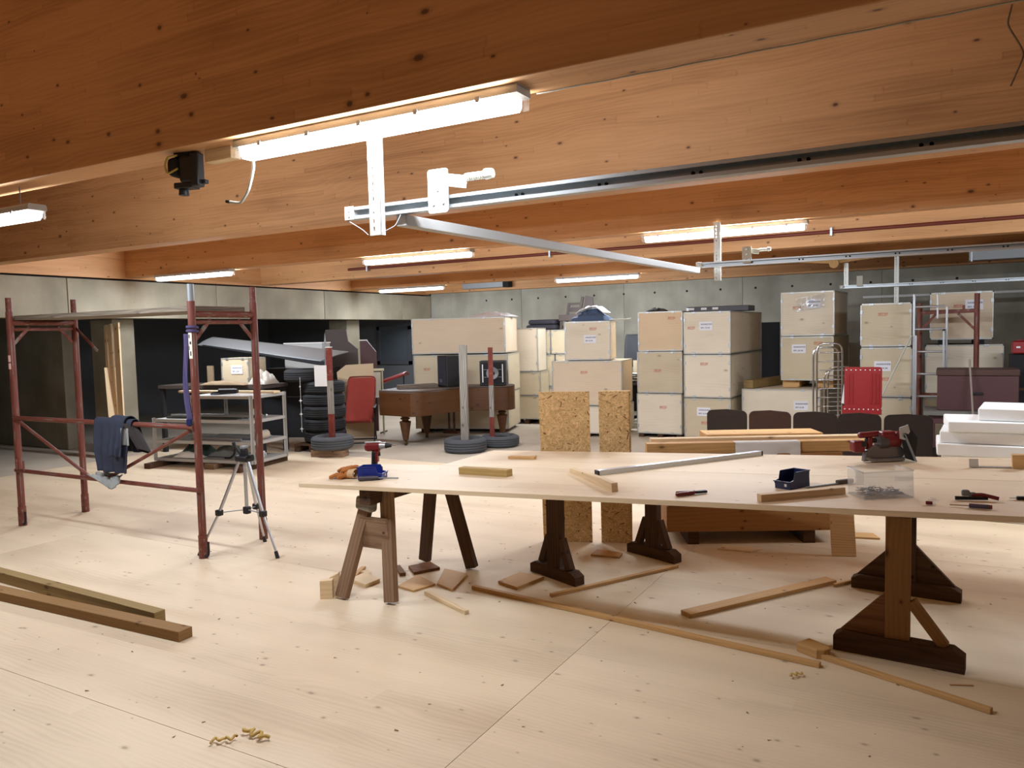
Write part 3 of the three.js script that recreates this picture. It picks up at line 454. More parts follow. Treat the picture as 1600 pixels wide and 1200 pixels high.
// ---------------------------------------------------------------- scaffold
{
  const X0 = -7.56, X1 = -5.05, Z0 = -4.0, Z1 = -4.61, r = 0.03;
  const t = thing('scaffold', 'rusty red tube scaffold frame with a plank deck', 'scaffold', [0, 0, 0]);
  for (const x of [X0, X1]) for (const z of [Z0, Z1]) { const p = part(t, 'post', [rod(V(x, 0, z), V(x, 2.0, z), r, r, 14), rod(V(x, 0, z), V(x, 0.18, z), r * 1.18, r * 1.18, 14)], M.rust); part(p, 'spigot', rod(V(x, 1.98, z), V(x, 2.13, z), r * 0.86, r * 0.86, 14), x === X1 && z === Z0 ? M.greyMetal : M.rust); }
  for (const x of [X0, X1]) { part(t, 'transom', [rod(V(x, 1.9, Z0), V(x, 1.9, Z1), 0.026, 0.026, 12)], M.rust); part(t, 'transom', rod(V(x, 1.84, Z0), V(x, 1.84, Z1), 0.016, 0.016, 10), M.rust); for (const [za, zb] of [[Z0, Z0 - 0.17], [Z1, Z1 + 0.17]]) part(t, 'gusset', bar(V(x, 1.68, za), V(x, 1.86, zb), 0.03, 0.014), M.rust); }
  part(t, 'gusset', bar(V(X0, 1.86, Z1), V(X0 + 0.35, 1.62, Z1), 0.025, 0.012), M.rust);
  part(t, 'guard_rail', rod(V(X0 + 0.03, 1.02, Z0 + 0.03), V(X1, 1.03, Z0 + 0.03), 0.021, 0.021, 10), M.rust);
  part(t, 'lower_rail', rod(V(X0, 0.53, Z0 + 0.03), V(X1 + 0.04, 0.54, Z0 + 0.03), 0.018, 0.018, 10), M.rust);
  part(t, 'brace', rod(V(X0 + 0.08, 1.0, Z0 + 0.03), V(-6.4, 0.54, Z0 + 0.03), 0.015, 0.015, 8), M.rust); part(t, 'brace', rod(V(X1 - 0.05, 1.0, Z0 + 0.03), V(-6.2, 0.54, Z0 + 0.03), 0.015, 0.015, 8), M.rust);
  for (const [x, z] of [[X0, Z0], [X1, Z0]]) part(t, 'base_hook', tube([V(x + 0.03, 0.02, z + 0.01), V(x + 0.075, 0.03, z + 0.02), V(x + 0.085, 0.06, z + 0.02), V(x + 0.085, 0.14, z + 0.02)], 0.009, 16, 6), M.blackMatt);
  for (const [x, y] of [[X0 + 0.05, 0.54], [X0 + 0.17, 0.53], [X1 + 0.045, 0.54]]) part(t, 'pin', rod(V(x, y, Z0 + 0.05), V(x, y + 0.1, Z0 + 0.05), 0.008), M.rust);
  for (const [x, y, h] of [[X0, 1.5, 0.055], [X0, 1.57, 0.06], [X1, 1.66, 0.2]]) part(t, 'sticker', new THREE.CylinderGeometry(r + 0.0015, r + 0.0015, h, 14, 1, true, -0.5, 1.2).translate(x, y, Z0), h > 0.1 ? std({ map: paper(64, 128, c => { c.fillStyle = '#2a2422'; c.fillRect(12, 10, 22, 18); c.fillRect(28, 44, 24, 14); c.fillRect(10, 66, 16, 20); c.fillRect(30, 92, 18, 22); }, '#ded8c6') }) : std({ color: 0xe7b8ae }), 'pale sticker on the post');
  const d = thing('scaffold_plank', 'weathered deck plank lying on top of the rusty scaffold', 'plank', [0, 0, 0]); part(d, 'plank', bc(X0 - 0.03, X1 - 0.03, 1.926, 1.966, Z0 - 0.05, Z1 + 0.06, 0.006), std({ map: T.grey, color: 0xe8ddd0, roughness: 0.9 }));
  const s = thing('strap', 'purple lifting strap tied along the scaffold post by the tripod', 'strap', [X1, 0, Z0]);
  part(s, 'webbing', sheet((u, v) => V(-0.035 - 0.02 * Math.sin(v * 3) + (u - 0.5) * 0.055, 1.09 + 0.66 * v, 0.035 + 0.012 * Math.sin(u * 6 + v * 5)), 6, 24, 0.005), M.purple); part(s, 'knot', [new THREE.TorusGeometry(0.036, 0.012, 8, 18).rotateX(1.5).translate(0, 1.77, 0), new THREE.TorusGeometry(0.036, 0.012, 8, 18).rotateX(1.5).translate(0, 1.8, 0)], M.purple); part(s, 'buckle', bx(0.05, 0.05, 0.02, -0.03, 1.07, 0.045, 0.004), M.blueDark);
  // jacket over the guard rail
  const j = thing('jacket', 'navy work jacket hung over the scaffold guard rail', 'jacket', [-5.99, 1.03, Z0 + 0.03]);
  const drape = (w0, w1, front, back, lift, s, ph, x0) => sheet((u, v) => {
    const L = front + back, q = v * L, n = fbm(u, v, 4, 4, 3, s) - 0.5, w = w0 + (w1 - w0) * Math.max(0, (q - back) / front), R = 0.03 + lift;
    const arc = Math.PI * R; let y, z; const a = back - arc / 2; if (q < a) { y = -(a - q); z = -R; } else if (q < a + arc) { const th = (q - a) / R; y = R * Math.sin(th); z = -R * Math.cos(th); } else { y = -(q - a - arc); z = R; }
    const dn = Math.min(1, Math.max(0, -y) / 0.25), fold = Math.sin(u * 17 + ph + 2.5 * v) * 0.02 * dn + 0.05 * n * dn; return V(x0 + (u - 0.5) * w + 0.03 * n * dn + 0.1 * dn * (v - 0.5) * (z > 0 ? 0.35 : 0), y + 0.02 * n, z + fold + (z > 0 ? 0.03 * dn : -0.03 * dn));
  }, 40, 46, 0.008);
  part(j, 'body', drape(0.5, 0.38, 0.46, 0.3, 0.006, 401, 0.4, -0.02), M.navy); part(j, 'lapel_fold', drape(0.2, 0.17, 0.36, 0.2, 0.03, 411, 2.0, 0.07), M.navy);
  part(j, 'dark_sleeve', sheet((u, v) => { const a = u * Math.PI * 2, rad = 0.062 - 0.008 * v; return V(0.16 + 0.17 * v + rad * Math.cos(a) * 0.9, -0.02 - 0.2 * v + rad * Math.sin(a) * 0.5, 0.0 + rad * Math.sin(a)); }, 20, 10, 0.006), M.blackCloth); part(j, 'lining', sheet((u, v) => V(0.12 + 0.1 * u, -0.03 - 0.14 * v, 0.055 + 0.012 * Math.sin(u * 9)), 8, 8, 0.006), M.greyCloth);
  const g = thing('rag', 'grey crumpled rag caught on the lower scaffold rail under the jacket', 'rag', [-6.1, 0.535, Z0 + 0.035]);
  part(g, 'folds', sheet((u, v) => { const n = fbm(u, v, 5, 4, 3, 421); return V(-0.2 + 0.32 * u, 0.03 + 0.05 * n - 0.1 * u * v, -0.04 + 0.11 * v + 0.04 * n); }, 20, 12, 0.01), M.greyCloth);
}
// ---------------------------------------------------------------- tripod
{
  const t = thing('tripod', 'silver camera tripod with black joints in front of the scaffold post', 'tripod', [-4.85, 0, -4.27]), top = V(0, 0.74, 0);
  for (const [x, z] of [[-0.29, 0.24], [0.35, 0.03], [-0.12, -0.28]]) {
    const f = V(x, 0.012, z), k = top.clone().lerp(f, 0.56), a = top.clone().add(V(x * 0.1, 0.01, z * 0.1)), l = part(t, 'leg', [rod(a, k, 0.013, 0.013, 10), rod(k, f, 0.0095, 0.0095, 10), rod(a.clone().add(V(0.012, 0, 0.012)), k.clone().add(V(0.012, 0, 0.012)), 0.007, 0.007, 8)], M.alu);
    part(l, 'clamp', bx(0.05, 0.05, 0.05, k.x, k.y, k.z, 0.01), M.black); part(l, 'rubber_foot', [rod(f.clone().add(V(0, -0.012, 0)), f.clone().add(V(-x * 0.06, 0.04, -z * 0.06)), 0.016, 0.014, 10)], M.black);
    part(t, 'spreader', bar(V(0, 0.345, 0), k, 0.006, 0.014, 0.001), M.greyMetal);
  }
  part(t, 'centre_column', rod(V(0, 0.32, 0), V(0, 0.76, 0), 0.0145), M.alu); part(t, 'hub', bx(0.05, 0.06, 0.05, 0, 0.34, 0, 0.01), M.black);
  part(t, 'shoulder', [bx(0.13, 0.05, 0.1, 0, 0.755, 0, 0.016), bx(0.05, 0.07, 0.05, 0, 0.8, 0, 0.012)], M.black); part(t, 'pan_handle', [rod(V(-0.03, 0.78, 0.01), V(-0.075, 0.86, 0.03), 0.009), rod(V(-0.073, 0.85, 0.03), V(-0.08, 0.885, 0.034), 0.014)], M.black); part(t, 'crank', rod(V(0.05, 0.775, 0), V(0.1, 0.78, 0.01), 0.014), M.black); part(t, 'camera_plate', bx(0.05, 0.02, 0.05, 0.0, 0.845, 0, 0.004), M.greyMetal);
}
// ---------------------------------------------------------------- work table
const SL = 0.041, tableY = x => 0.735 + SL * (x + 3.73);
const onTable = (x, z) => [x, tableY(x), z];
function tableSheet(label, x0, x1, z0, z1) { const t = thing('plywood_sheet', label, 'plywood sheet', onTable((x0 + x1) / 2, (z0 + z1) / 2)); t.rotation.z = Math.atan(SL); part(t, 'sheet', uvm(new RoundedBoxGeometry(x1 - x0, 0.027, Math.abs(z1 - z0), 1, 0.002), rnd() * 3, rnd()).translate(0, -0.0137, 0), M.panel); }
tableSheet('long pale plywood sheet with the drill and gloves at its end', -3.755, 1.6, -3.745, -4.572);
tableSheet('long pale plywood sheet carrying the circular saw and the aluminium tube', -3.18, 1.75, -4.577, -5.33);
{
  const y = tableY(-3.2) - 0.03, s = thing('sawhorse', 'old wooden sawhorse with a gusset board under the plywood sheet end', 'sawhorse', [0, 0, 0]);
  part(s, 'top_beam', bar(V(-3.22, y - 0.05, -3.78), V(-3.2, y - 0.05, -4.78), 0.1, 0.09, 0.004), M.oldDark);
  for (const [fx, fz, tx, tz] of [[-3.41, -3.74, -3.28, -3.92], [-3.05, -3.8, -3.16, -3.93], [-3.4, -4.65, -3.26, -4.58], [-2.97, -4.64, -3.14, -4.58]]) part(s, 'leg', bar(V(fx, 0.0, fz).lerp(V(tx, y - 0.02, tz), 0.02), V(tx, y - 0.02, tz), 0.05, 0.085, 0.004), fz < -4.5 ? M.oldDark : M.old);
  part(s, 'gusset_board', plate([[-0.17, 0], [0.16, 0], [0.12, 0.2], [-0.11, 0.2]], 0.024).translate(-3.235, 0.33, -3.87), M.old); part(s, 'gusset_board', plate([[-0.13, 0], [0.13, 0], [0.1, 0.13], [-0.1, 0.13]], 0.024).translate(-3.2, y - 0.16, -4.53), M.oldDark);
  part(s, 'side_block', bar(V(-3.34, y - 0.1, -3.86), V(-3.2, y - 0.12, -3.85), 0.09, 0.07, 0.018), M.grey);
}
function tEnd(t, cx, cz, ux, uz, L, top, o) {      // T-shaped end: foot along (ux,uz)
  const u = V(ux, 0, uz).normalize(), c = V(cx, 0, cz), at = (a, y) => c.clone().addScaledVector(u, a).setY(y), fh = o.fh, A = Math.atan2(-u.z, u.x);
  const foot = plate([[-L / 2, 0], [L / 2, 0], [L / 2, fh * 0.7], [L / 2 - 0.05, fh], [-L / 2 + 0.05, fh], [-L / 2, fh * 0.7]], 0.09, [], 0.003).translate(0, 0, -0.045).applyMatrix4(new THREE.Matrix4().makeRotationY(A).setPosition(cx, 0, cz));
  part(t, 'foot', foot, o.m2); part(t, 'post', bar(at(0, fh - 0.01), at(0, top), o.pw, o.pd, 0.004).clone(), o.m);
  for (const s of [-1, 1]) {
    if (o.solid || (o.stripe && s < 0)) part(t, 'brace_board', plate([[0, 0], [s * (L / 2 - 0.08), 0], [0, 0.24]].sort((a, b) => 0), 0.03, [], 0).translate(s * 0.05, fh - 0.004, -0.015).applyMatrix4(new THREE.Matrix4().makeRotationY(A).setPosition(cx, 0, cz)), s < 0 && o.stripe ? M.oldWarm : o.m2);
    else part(t, 'brace', bar(at(s * (L / 2 - 0.09), fh), at(s * 0.06, fh + 0.2), 0.05, 0.05, 0.003), s > 0 && o.stripe ? M.pinePost : o.m2);
  }
}
{
  const a = thing('trestle', 'dark wooden trestle with slim posts under the middle of the plywood sheets', 'trestle', [0, 0, 0]), ya = tableY(-2.34) - 0.029, yb = tableY(-1.9) - 0.029;
  tEnd(a, -2.34, -4.73, 0.43, 0.18, 0.47, ya - 0.09, { fh: 0.085, pw: 0.1, pd: 0.095, m: M.oldDark, m2: M.oldDark }); tEnd(a, -1.9, -5.485, 0.42, 0.17, 0.46, yb - 0.09, { fh: 0.085, pw: 0.1, pd: 0.095, m: M.oldDark, m2: M.oldDark });
  part(a, 'top_beam', bar(V(-2.36, ya - 0.048, -4.69), V(-1.88, yb - 0.048, -5.5), 0.095, 0.09, 0.003), M.oldDark);
  const b = thing('trestle', 'sturdy wooden trestle with broad feet under the end holding the pliers', 'trestle', [0, 0, 0]), yc = tableY(-0.2) - 0.029;
  tEnd(b, -0.2, -4.29, 0.59, 0.05, 0.6, yc - 0.1, { fh: 0.11, pw: 0.055, pd: 0.115, m: M.pinePost, m2: M.oldDark, stripe: true }); tEnd(b, -0.21, -5.38, 0.58, 0.05, 0.62, yc - 0.1, { fh: 0.09, pw: 0.07, pd: 0.12, m: M.oldDark, m2: M.oldDark, solid: true });
  part(b, 'top_beam', bar(V(-0.2, yc - 0.053, -4.2), V(-0.21, yc - 0.053, -5.45), 0.1, 0.115, 0.003), M.oldDark);
}
// ---------------------------------------------------------------- tools and pieces on the table
function onT(name, label, cat, x, z, turn = 0, group) { const t = thing(name, label, cat, onTable(x, z), 0, group); t.rotation.order = 'ZYX'; t.rotation.set(0, turn, Math.atan(SL)); return t; }
{
  const d = onT('cordless_drill', 'red and black cordless drill standing upright on its battery', 'drill', -3.41, -4.12, 0.35);
  part(d, 'battery', bx(0.085, 0.055, 0.11, 0, 0.0275, 0, 0.008), M.black); part(d, 'grip', bar(V(0, 0.05, 0), V(0.01, 0.17, 0), 0.045, 0.04, 0.014), M.black); part(d, 'motor_body', [bar(V(-0.06, 0.195, 0), V(0.06, 0.195, 0), 0.06, 0.06, 0.022), bar(V(0.01, 0.12, 0), V(0.03, 0.18, 0), 0.04, 0.038, 0.01)], M.redTool); part(d, 'gear_case', rod(V(0.05, 0.2, 0), V(0.09, 0.2, 0), 0.027, 0.022, 16), M.alu); part(d, 'chuck', rod(V(0.09, 0.2, 0), V(0.13, 0.2, 0), 0.02, 0.012, 14), M.black); part(d, 'bit', rod(V(0.13, 0.2, 0), V(0.165, 0.2, 0), 0.004), M.chrome); part(d, 'top_stripe', bx(0.11, 0.008, 0.03, 0, 0.226, 0, 0.003), M.alu); part(d, 'trigger', bx(0.016, 0.03, 0.016, 0.04, 0.145, 0, 0.004), M.black); part(d, 'red_flash', bx(0.02, 0.06, 0.042, 0.022, 0.12, 0, 0.005), M.redTool);
}
function bin(label, x, z, turn, w, h, d, m) {
  const t = onT('storage_bin', label, 'bin', x, z, turn), k = 0.003;
  const side = s => plate([[-d / 2, 0], [d / 2 - 0.02, 0], [d / 2 - 0.005, h * 0.45], [d / 2 - 0.04, h * 0.55], [d / 2 - 0.05, h], [-d / 2 - 0.01, h]], k).applyMatrix4(new THREE.Matrix4().makeRotationY(-Math.PI / 2).setPosition(s * (w / 2) + (s > 0 ? 0 : k), 0, 0));
  part(t, 'tray', [bx(w, k, d - 0.02, 0, k / 2, -0.01), side(1), side(-1), bar(V(-w / 2, h * 0.5, -d / 2 - 0.005), V(w / 2, h * 0.5, -d / 2 - 0.005), h, k, 0), bx(w, h * 0.46, k, 0, h * 0.23, d / 2 - 0.013)], m); part(t, 'rim', [bx(w + 0.008, 0.006, 0.008, 0, h * 0.46, d / 2 - 0.006, 0.002), bx(w + 0.008, 0.006, 0.008, 0, h, -d / 2 - 0.008, 0.002), bx(0.006, 0.006, d - 0.05, w / 2, h, -0.03, 0.002), bx(0.006, 0.006, d - 0.05, -w / 2, h, -0.03, 0.002)], m);
  part(t, 'logo', bx(0.014, 0.014, 0.001, 0.02, h * 0.25, d / 2 - 0.011), M.white, 'small white mark'); return t;
}
bin('bright blue plastic bin beside the gloves and the drill', -3.32, -4.0, 1.9, 0.11, 0.085, 0.17, M.blue);
bin('dark blue open plastic bin beside the pine stick and clear tub', -0.7, -4.2, -0.55, 0.1, 0.085, 0.15, M.blueDark);
{
  const g = onT('work_gloves', 'pair of orange leather work gloves lying by the blue bin', 'gloves', -3.56, -3.98, 0.1);
  const glove = (dx, dy, dz, a, m) => { const L = [], P = (x, y, z) => V(x, y, z).applyAxisAngle(V(0, 1, 0), a).add(V(dx, dy, dz)); const cap = (p, q, r) => { const v = q.clone().sub(p), l = v.length(); L.push(new THREE.CapsuleGeometry(r, l, 4, 8).applyQuaternion(new THREE.Quaternion().setFromUnitVectors(V(0, 1, 0), v.normalize())).translate((p.x + q.x) / 2, (p.y + q.y) / 2, (p.z + q.z) / 2)); };
    cap(P(0.04, 0.026, -0.02), P(0.04, 0.026, 0.02), 0.026); cap(P(0.0, 0.024, -0.018), P(0.0, 0.022, 0.022), 0.024); for (let i = 0; i < 4; i++) { const z = -0.034 + i * 0.022, l = [0.05, 0.066, 0.062, 0.046][i]; cap(P(-0.02, 0.022, z), P(-0.02 - l * 0.55, 0.026, z * 1.15), 0.0115); cap(P(-0.02 - l * 0.55, 0.026, z * 1.15), P(-0.03 - l, 0.012, z * 1.3), 0.0105); } cap(P(0.03, 0.022, 0.03), P(-0.005, 0.016, 0.062), 0.0125); return L; };
  part(g, 'glove', glove(0.0, 0, 0.01, 0.15, 0), M.leather); part(g, 'glove', glove(0.03, 0.034, -0.03, -0.3, 0), M.leather); part(g, 'cuff', [sheet((u, v) => V(0.06 + 0.05 * v, 0.034 + 0.03 * Math.sin(u * 6.283), 0.01 + 0.045 * Math.cos(u * 6.283)), 18, 4, 0.003)], M.leatherPale);
  const s = onT('screwdriver', 'screwdriver with a chunky dark handle before the blue bin', 'screwdriver', -3.27, -3.94, 0.52); part(s, 'handle', [rod(V(-0.1, 0.017, 0), V(-0.01, 0.017, 0), 0.016, 0.016, 8), rod(V(-0.01, 0.017, 0), V(0.03, 0.017, 0), 0.016, 0.011, 10)], std({ color: 0x4a4552, roughness: 0.35 })); part(s, 'shaft', rod(V(0.03, 0.014, 0), V(0.16, 0.006, 0), 0.0045), M.greyMetal);
  part(onT('pine_block', 'greenish squared pine offcut lying across the plywood sheet', 'offcut', -2.61, -4.26, -0.12), 'block', bx(0.4, 0.045, 0.06, 0, 0.0225, 0, 0.002), M.pineGreen);
  part(onT('wood_stick', 'short thick stick crossing a thin stick near the sheet edge', 'offcut', -2.7, -4.93, 0.0), 'stick', bx(0.22, 0.02, 0.035, 0, 0.01, 0, 0.002), M.pineWarm); part(onT('wood_stick', 'thin pale stick crossing the short thick stick', 'offcut', -2.74, -5.03, 0.12), 'stick', bx(0.2, 0.012, 0.02, 0, 0.006, 0, 0.002), M.pine);
  const a = onT('aluminium_tube', 'long rectangular aluminium tube with black end caps on the plywood', 'tube', -1.475, -4.83, Math.atan2(0.935, 0.807)); part(a, 'profile', bx(1.2, 0.03, 0.05, 0, 0.015, 0, 0.003), M.alu); for (const s of [-1, 1]) part(a, 'end_cap', bx(0.012, 0.031, 0.051, s * 0.605, 0.0155, 0, 0.003), M.black);
  const w = onT('wood_wedge', 'long tapered pine wedge pointing at the sheet edge', 'wedge', -1.82, -4.17, -Math.atan2(0.56, 0.52)); part(w, 'wedge', plate([[-0.38, 0], [0.38, 0], [0.38, 0.05], [0.2, 0.05], [-0.36, 0.03]], 0.035).translate(0, 0, -0.018), M.pine);
  const p = onT('pliers', 'red handled pliers lying closed near the middle of the sheet', 'pliers', -1.145, -3.9, 0.75); part(p, 'handle', bar(V(-0.09, 0.012, 0.012), V(0.02, 0.012, 0.004), 0.018, 0.02, 0.006), M.redTool); part(p, 'handle', bar(V(-0.07, 0.012, -0.03), V(0.03, 0.012, -0.004), 0.018, 0.02, 0.006), M.redTool); part(p, 'jaw', bar(V(0.02, 0.012, 0), V(0.09, 0.01, 0), 0.014, 0.022, 0.004), M.black);
  const r = onT('chisel', 'dark flat bar tool lying between the blue bin and clear tub', 'tool', -0.52, -4.29, 0.8); part(r, 'blade', bx(0.2, 0.008, 0.016, -0.05, 0.005, 0, 0.002), M.greyMetal); part(r, 'handle', bx(0.1, 0.022, 0.026, 0.09, 0.012, 0, 0.006), std({ color: 0x5a5048 }));
  part(onT('pine_stick', 'pale pine stick in front of the dark blue bin', 'offcut', -0.61, -3.95, 0.655), 'stick', bx(0.44, 0.035, 0.045, 0, 0.0175, 0, 0.002), M.pine);
  const b = onT('clear_tub', 'clear plastic tub holding a handful of screws', 'tub', -0.27, -4.08, 0.47); const bw = 0.23, bd = 0.19, bh = 0.13, k = 0.0025;
  part(b, 'wall', [bx(bw, k, bd, 0, k, 0), bx(bw, bh, k, 0, bh / 2, bd / 2), bx(bw, bh, k, 0, bh / 2, -bd / 2), bx(k, bh, bd, bw / 2, bh / 2, 0), bx(k, bh, bd, -bw / 2, bh / 2, 0)], M.clear); part(b, 'rim', [bx(bw + 0.012, 0.005, 0.008, 0, bh, bd / 2), bx(bw + 0.012, 0.005, 0.008, 0, bh, -bd / 2), bx(0.008, 0.005, bd, bw / 2, bh, 0), bx(0.008, 0.005, bd, -bw / 2, bh, 0)], M.clear);
  const sc = []; for (let i = 0; i < 150; i++) { const a = rr(0, 6.28), x = rr(-0.085, 0.085), z = rr(-0.07, 0.07), y = 0.01 + rr(0, 0.02); sc.push(rod(V(x, y, z), V(x + 0.026 * Math.cos(a), y + rr(-0.006, 0.006), z + 0.026 * Math.sin(a)), 0.0022, 0.0015, 5)); }
  const q = onT('screws', 'loose heap of steel screws inside the clear tub', 'screws', -0.27, -4.08, 0.47); delete q.userData.category; q.userData.category = 'screws'; q.userData.kind = 'stuff'; part(q, 'screw_heap', sc, M.greyMetal).userData.kind = 'stuff';
}
{ // circular saw
  const s = onT('circular_saw', 'red cordless circular saw resting with its base plate raised', 'saw', -0.31, -5.13, 0.45); s.position.y += 0.004;
  part(s, 'blade_guard', [plate([[-0.13, 0], [0.09, 0], [0.12, 0.05], [0.08, 0.09], [-0.06, 0.1], [-0.12, 0.06]], 0.05, [], 0.008).translate(-0.01, 0.004, -0.02)], std({ color: 0x6c6462, roughness: 0.35, metalness: 0.6 }));
  part(s, 'guard_rim', tube([V(-0.13, 0.03, 0.035), V(-0.09, 0.012, 0.04), V(0, 0.01, 0.042), V(0.09, 0.012, 0.04)], 0.011, 20, 8), std({ color: 0x9a9490, roughness: 0.3, metalness: 0.7 }));
  part(s, 'base_plate', bar(V(0.135, 0.0, 0.02), V(0.075, 0.165, 0.02), 0.005, 0.17, 0.001).clone(), M.greyMetal); part(s, 'plate_face', plate([[0, 0], [0.055, -0.02], [0.075, 0.12], [0.02, 0.2], [-0.03, 0.17], [-0.015, 0.1]], 0.004).translate(0.08, 0.02, 0.075), M.black); part(s, 'plate_bracket', plate([[-0.03, 0.12], [0.0, 0.11], [0.03, 0.16], [0.02, 0.2], [-0.03, 0.185]], 0.006).translate(0.08, 0.02, 0.08), M.alu); part(s, 'adjusting_knob', rod(V(0.085, 0.155, 0.075), V(0.085, 0.155, 0.1), 0.014, 0.014, 12), M.black);
  part(s, 'motor', [rod(V(-0.02, 0.125, 0), V(0.075, 0.125, 0), 0.05, 0.05, 18), bx(0.1, 0.05, 0.09, 0.01, 0.155, 0, 0.02)], M.redTool); part(s, 'motor_band', rod(V(-0.045, 0.12, 0), V(0.005, 0.12, 0), 0.052, 0.052, 18), std({ color: 0x4d4644, roughness: 0.5 }));
  part(s, 'grip', [bar(V(-0.16, 0.16, 0), V(-0.03, 0.165, 0), 0.035, 0.04, 0.014), bar(V(-0.1, 0.06, 0), V(-0.09, 0.15, 0), 0.04, 0.035, 0.012)], M.redTool); part(s, 'battery', bx(0.07, 0.07, 0.075, -0.165, 0.095, 0, 0.012), M.redTool); part(s, 'battery_latch', bx(0.03, 0.03, 0.077, -0.14, 0.11, 0, 0.004), M.black); part(s, 'trigger_guard', bar(V(-0.12, 0.13, 0), V(-0.05, 0.125, 0), 0.03, 0.03, 0.01), M.black);
  const c = onT('try_square', 'steel try square with a wooden block at one end', 'square', 0.24, -4.97, 0.02); part(c, 'steel_blade', bx(0.2, 0.004, 0.03, -0.02, 0.004, 0), M.alu); part(c, 'end_plate', bx(0.045, 0.045, 0.004, -0.1, 0.026, 0.01), M.alu); part(c, 'wooden_block', bx(0.06, 0.075, 0.06, 0.11, 0.0375, 0, 0.002), M.pineWarm);
  const a = onT('glue_cap', 'small crumpled clear bag with a red cap on the sheet', 'bag', -0.05, -3.92, 0.2); part(a, 'bag', new THREE.IcosahedronGeometry(0.02, 2).scale(1.2, 0.75, 0.9).translate(0.005, 0.015, 0), M.clear); part(a, 'red_cap', rod(V(-0.025, 0.009, 0.012), V(0.0, 0.009, 0.02), 0.008), M.redTool);
  const p = onT('side_cutters', 'side cutters with one red and one black handle', 'pliers', 0.12, -4.06, 0.1); part(p, 'black_handle', rod(V(-0.08, 0.01, 0.02), V(0.05, 0.01, 0.02), 0.009, 0.007, 8), M.black); part(p, 'red_handle', tube([V(-0.01, 0.02, 0), V(0.03, 0.024, 0.01), V(0.09, 0.012, 0.03)], 0.009, 14, 8), M.redTool); part(p, 'jaw', [bx(0.035, 0.03, 0.016, -0.035, 0.03, 0.0, 0.008), bx(0.03, 0.02, 0.014, -0.01, 0.024, 0, 0.004)], M.greyMetal);
  const v = onT('screwdriver', 'slim screwdriver with a see-through violet handle by the sheet edge', 'screwdriver', 0.095, -3.875, -0.18); part(v, 'handle', rod(V(0.0, 0.01, 0), V(0.075, 0.01, 0), 0.0095, 0.0095, 10), std({ color: 0x5b5670, roughness: 0.2 })); part(v, 'shaft', rod(V(-0.075, 0.007, 0), V(0.0, 0.009, 0), 0.003), M.chrome); part(v, 'end_cap', rod(V(0.075, 0.01, 0), V(0.086, 0.01, 0), 0.009), std({ color: 0x7a4030 }));
  const h = onT('knife', 'black utility knife lying past the screwdrivers', 'knife', 0.36, -4.1, 0.1); part(h, 'handle', bx(0.16, 0.016, 0.024, 0, 0.008, 0, 0.006), M.black); part(h, 'blade', bx(0.03, 0.002, 0.012, -0.09, 0.008, 0), M.alu);
}
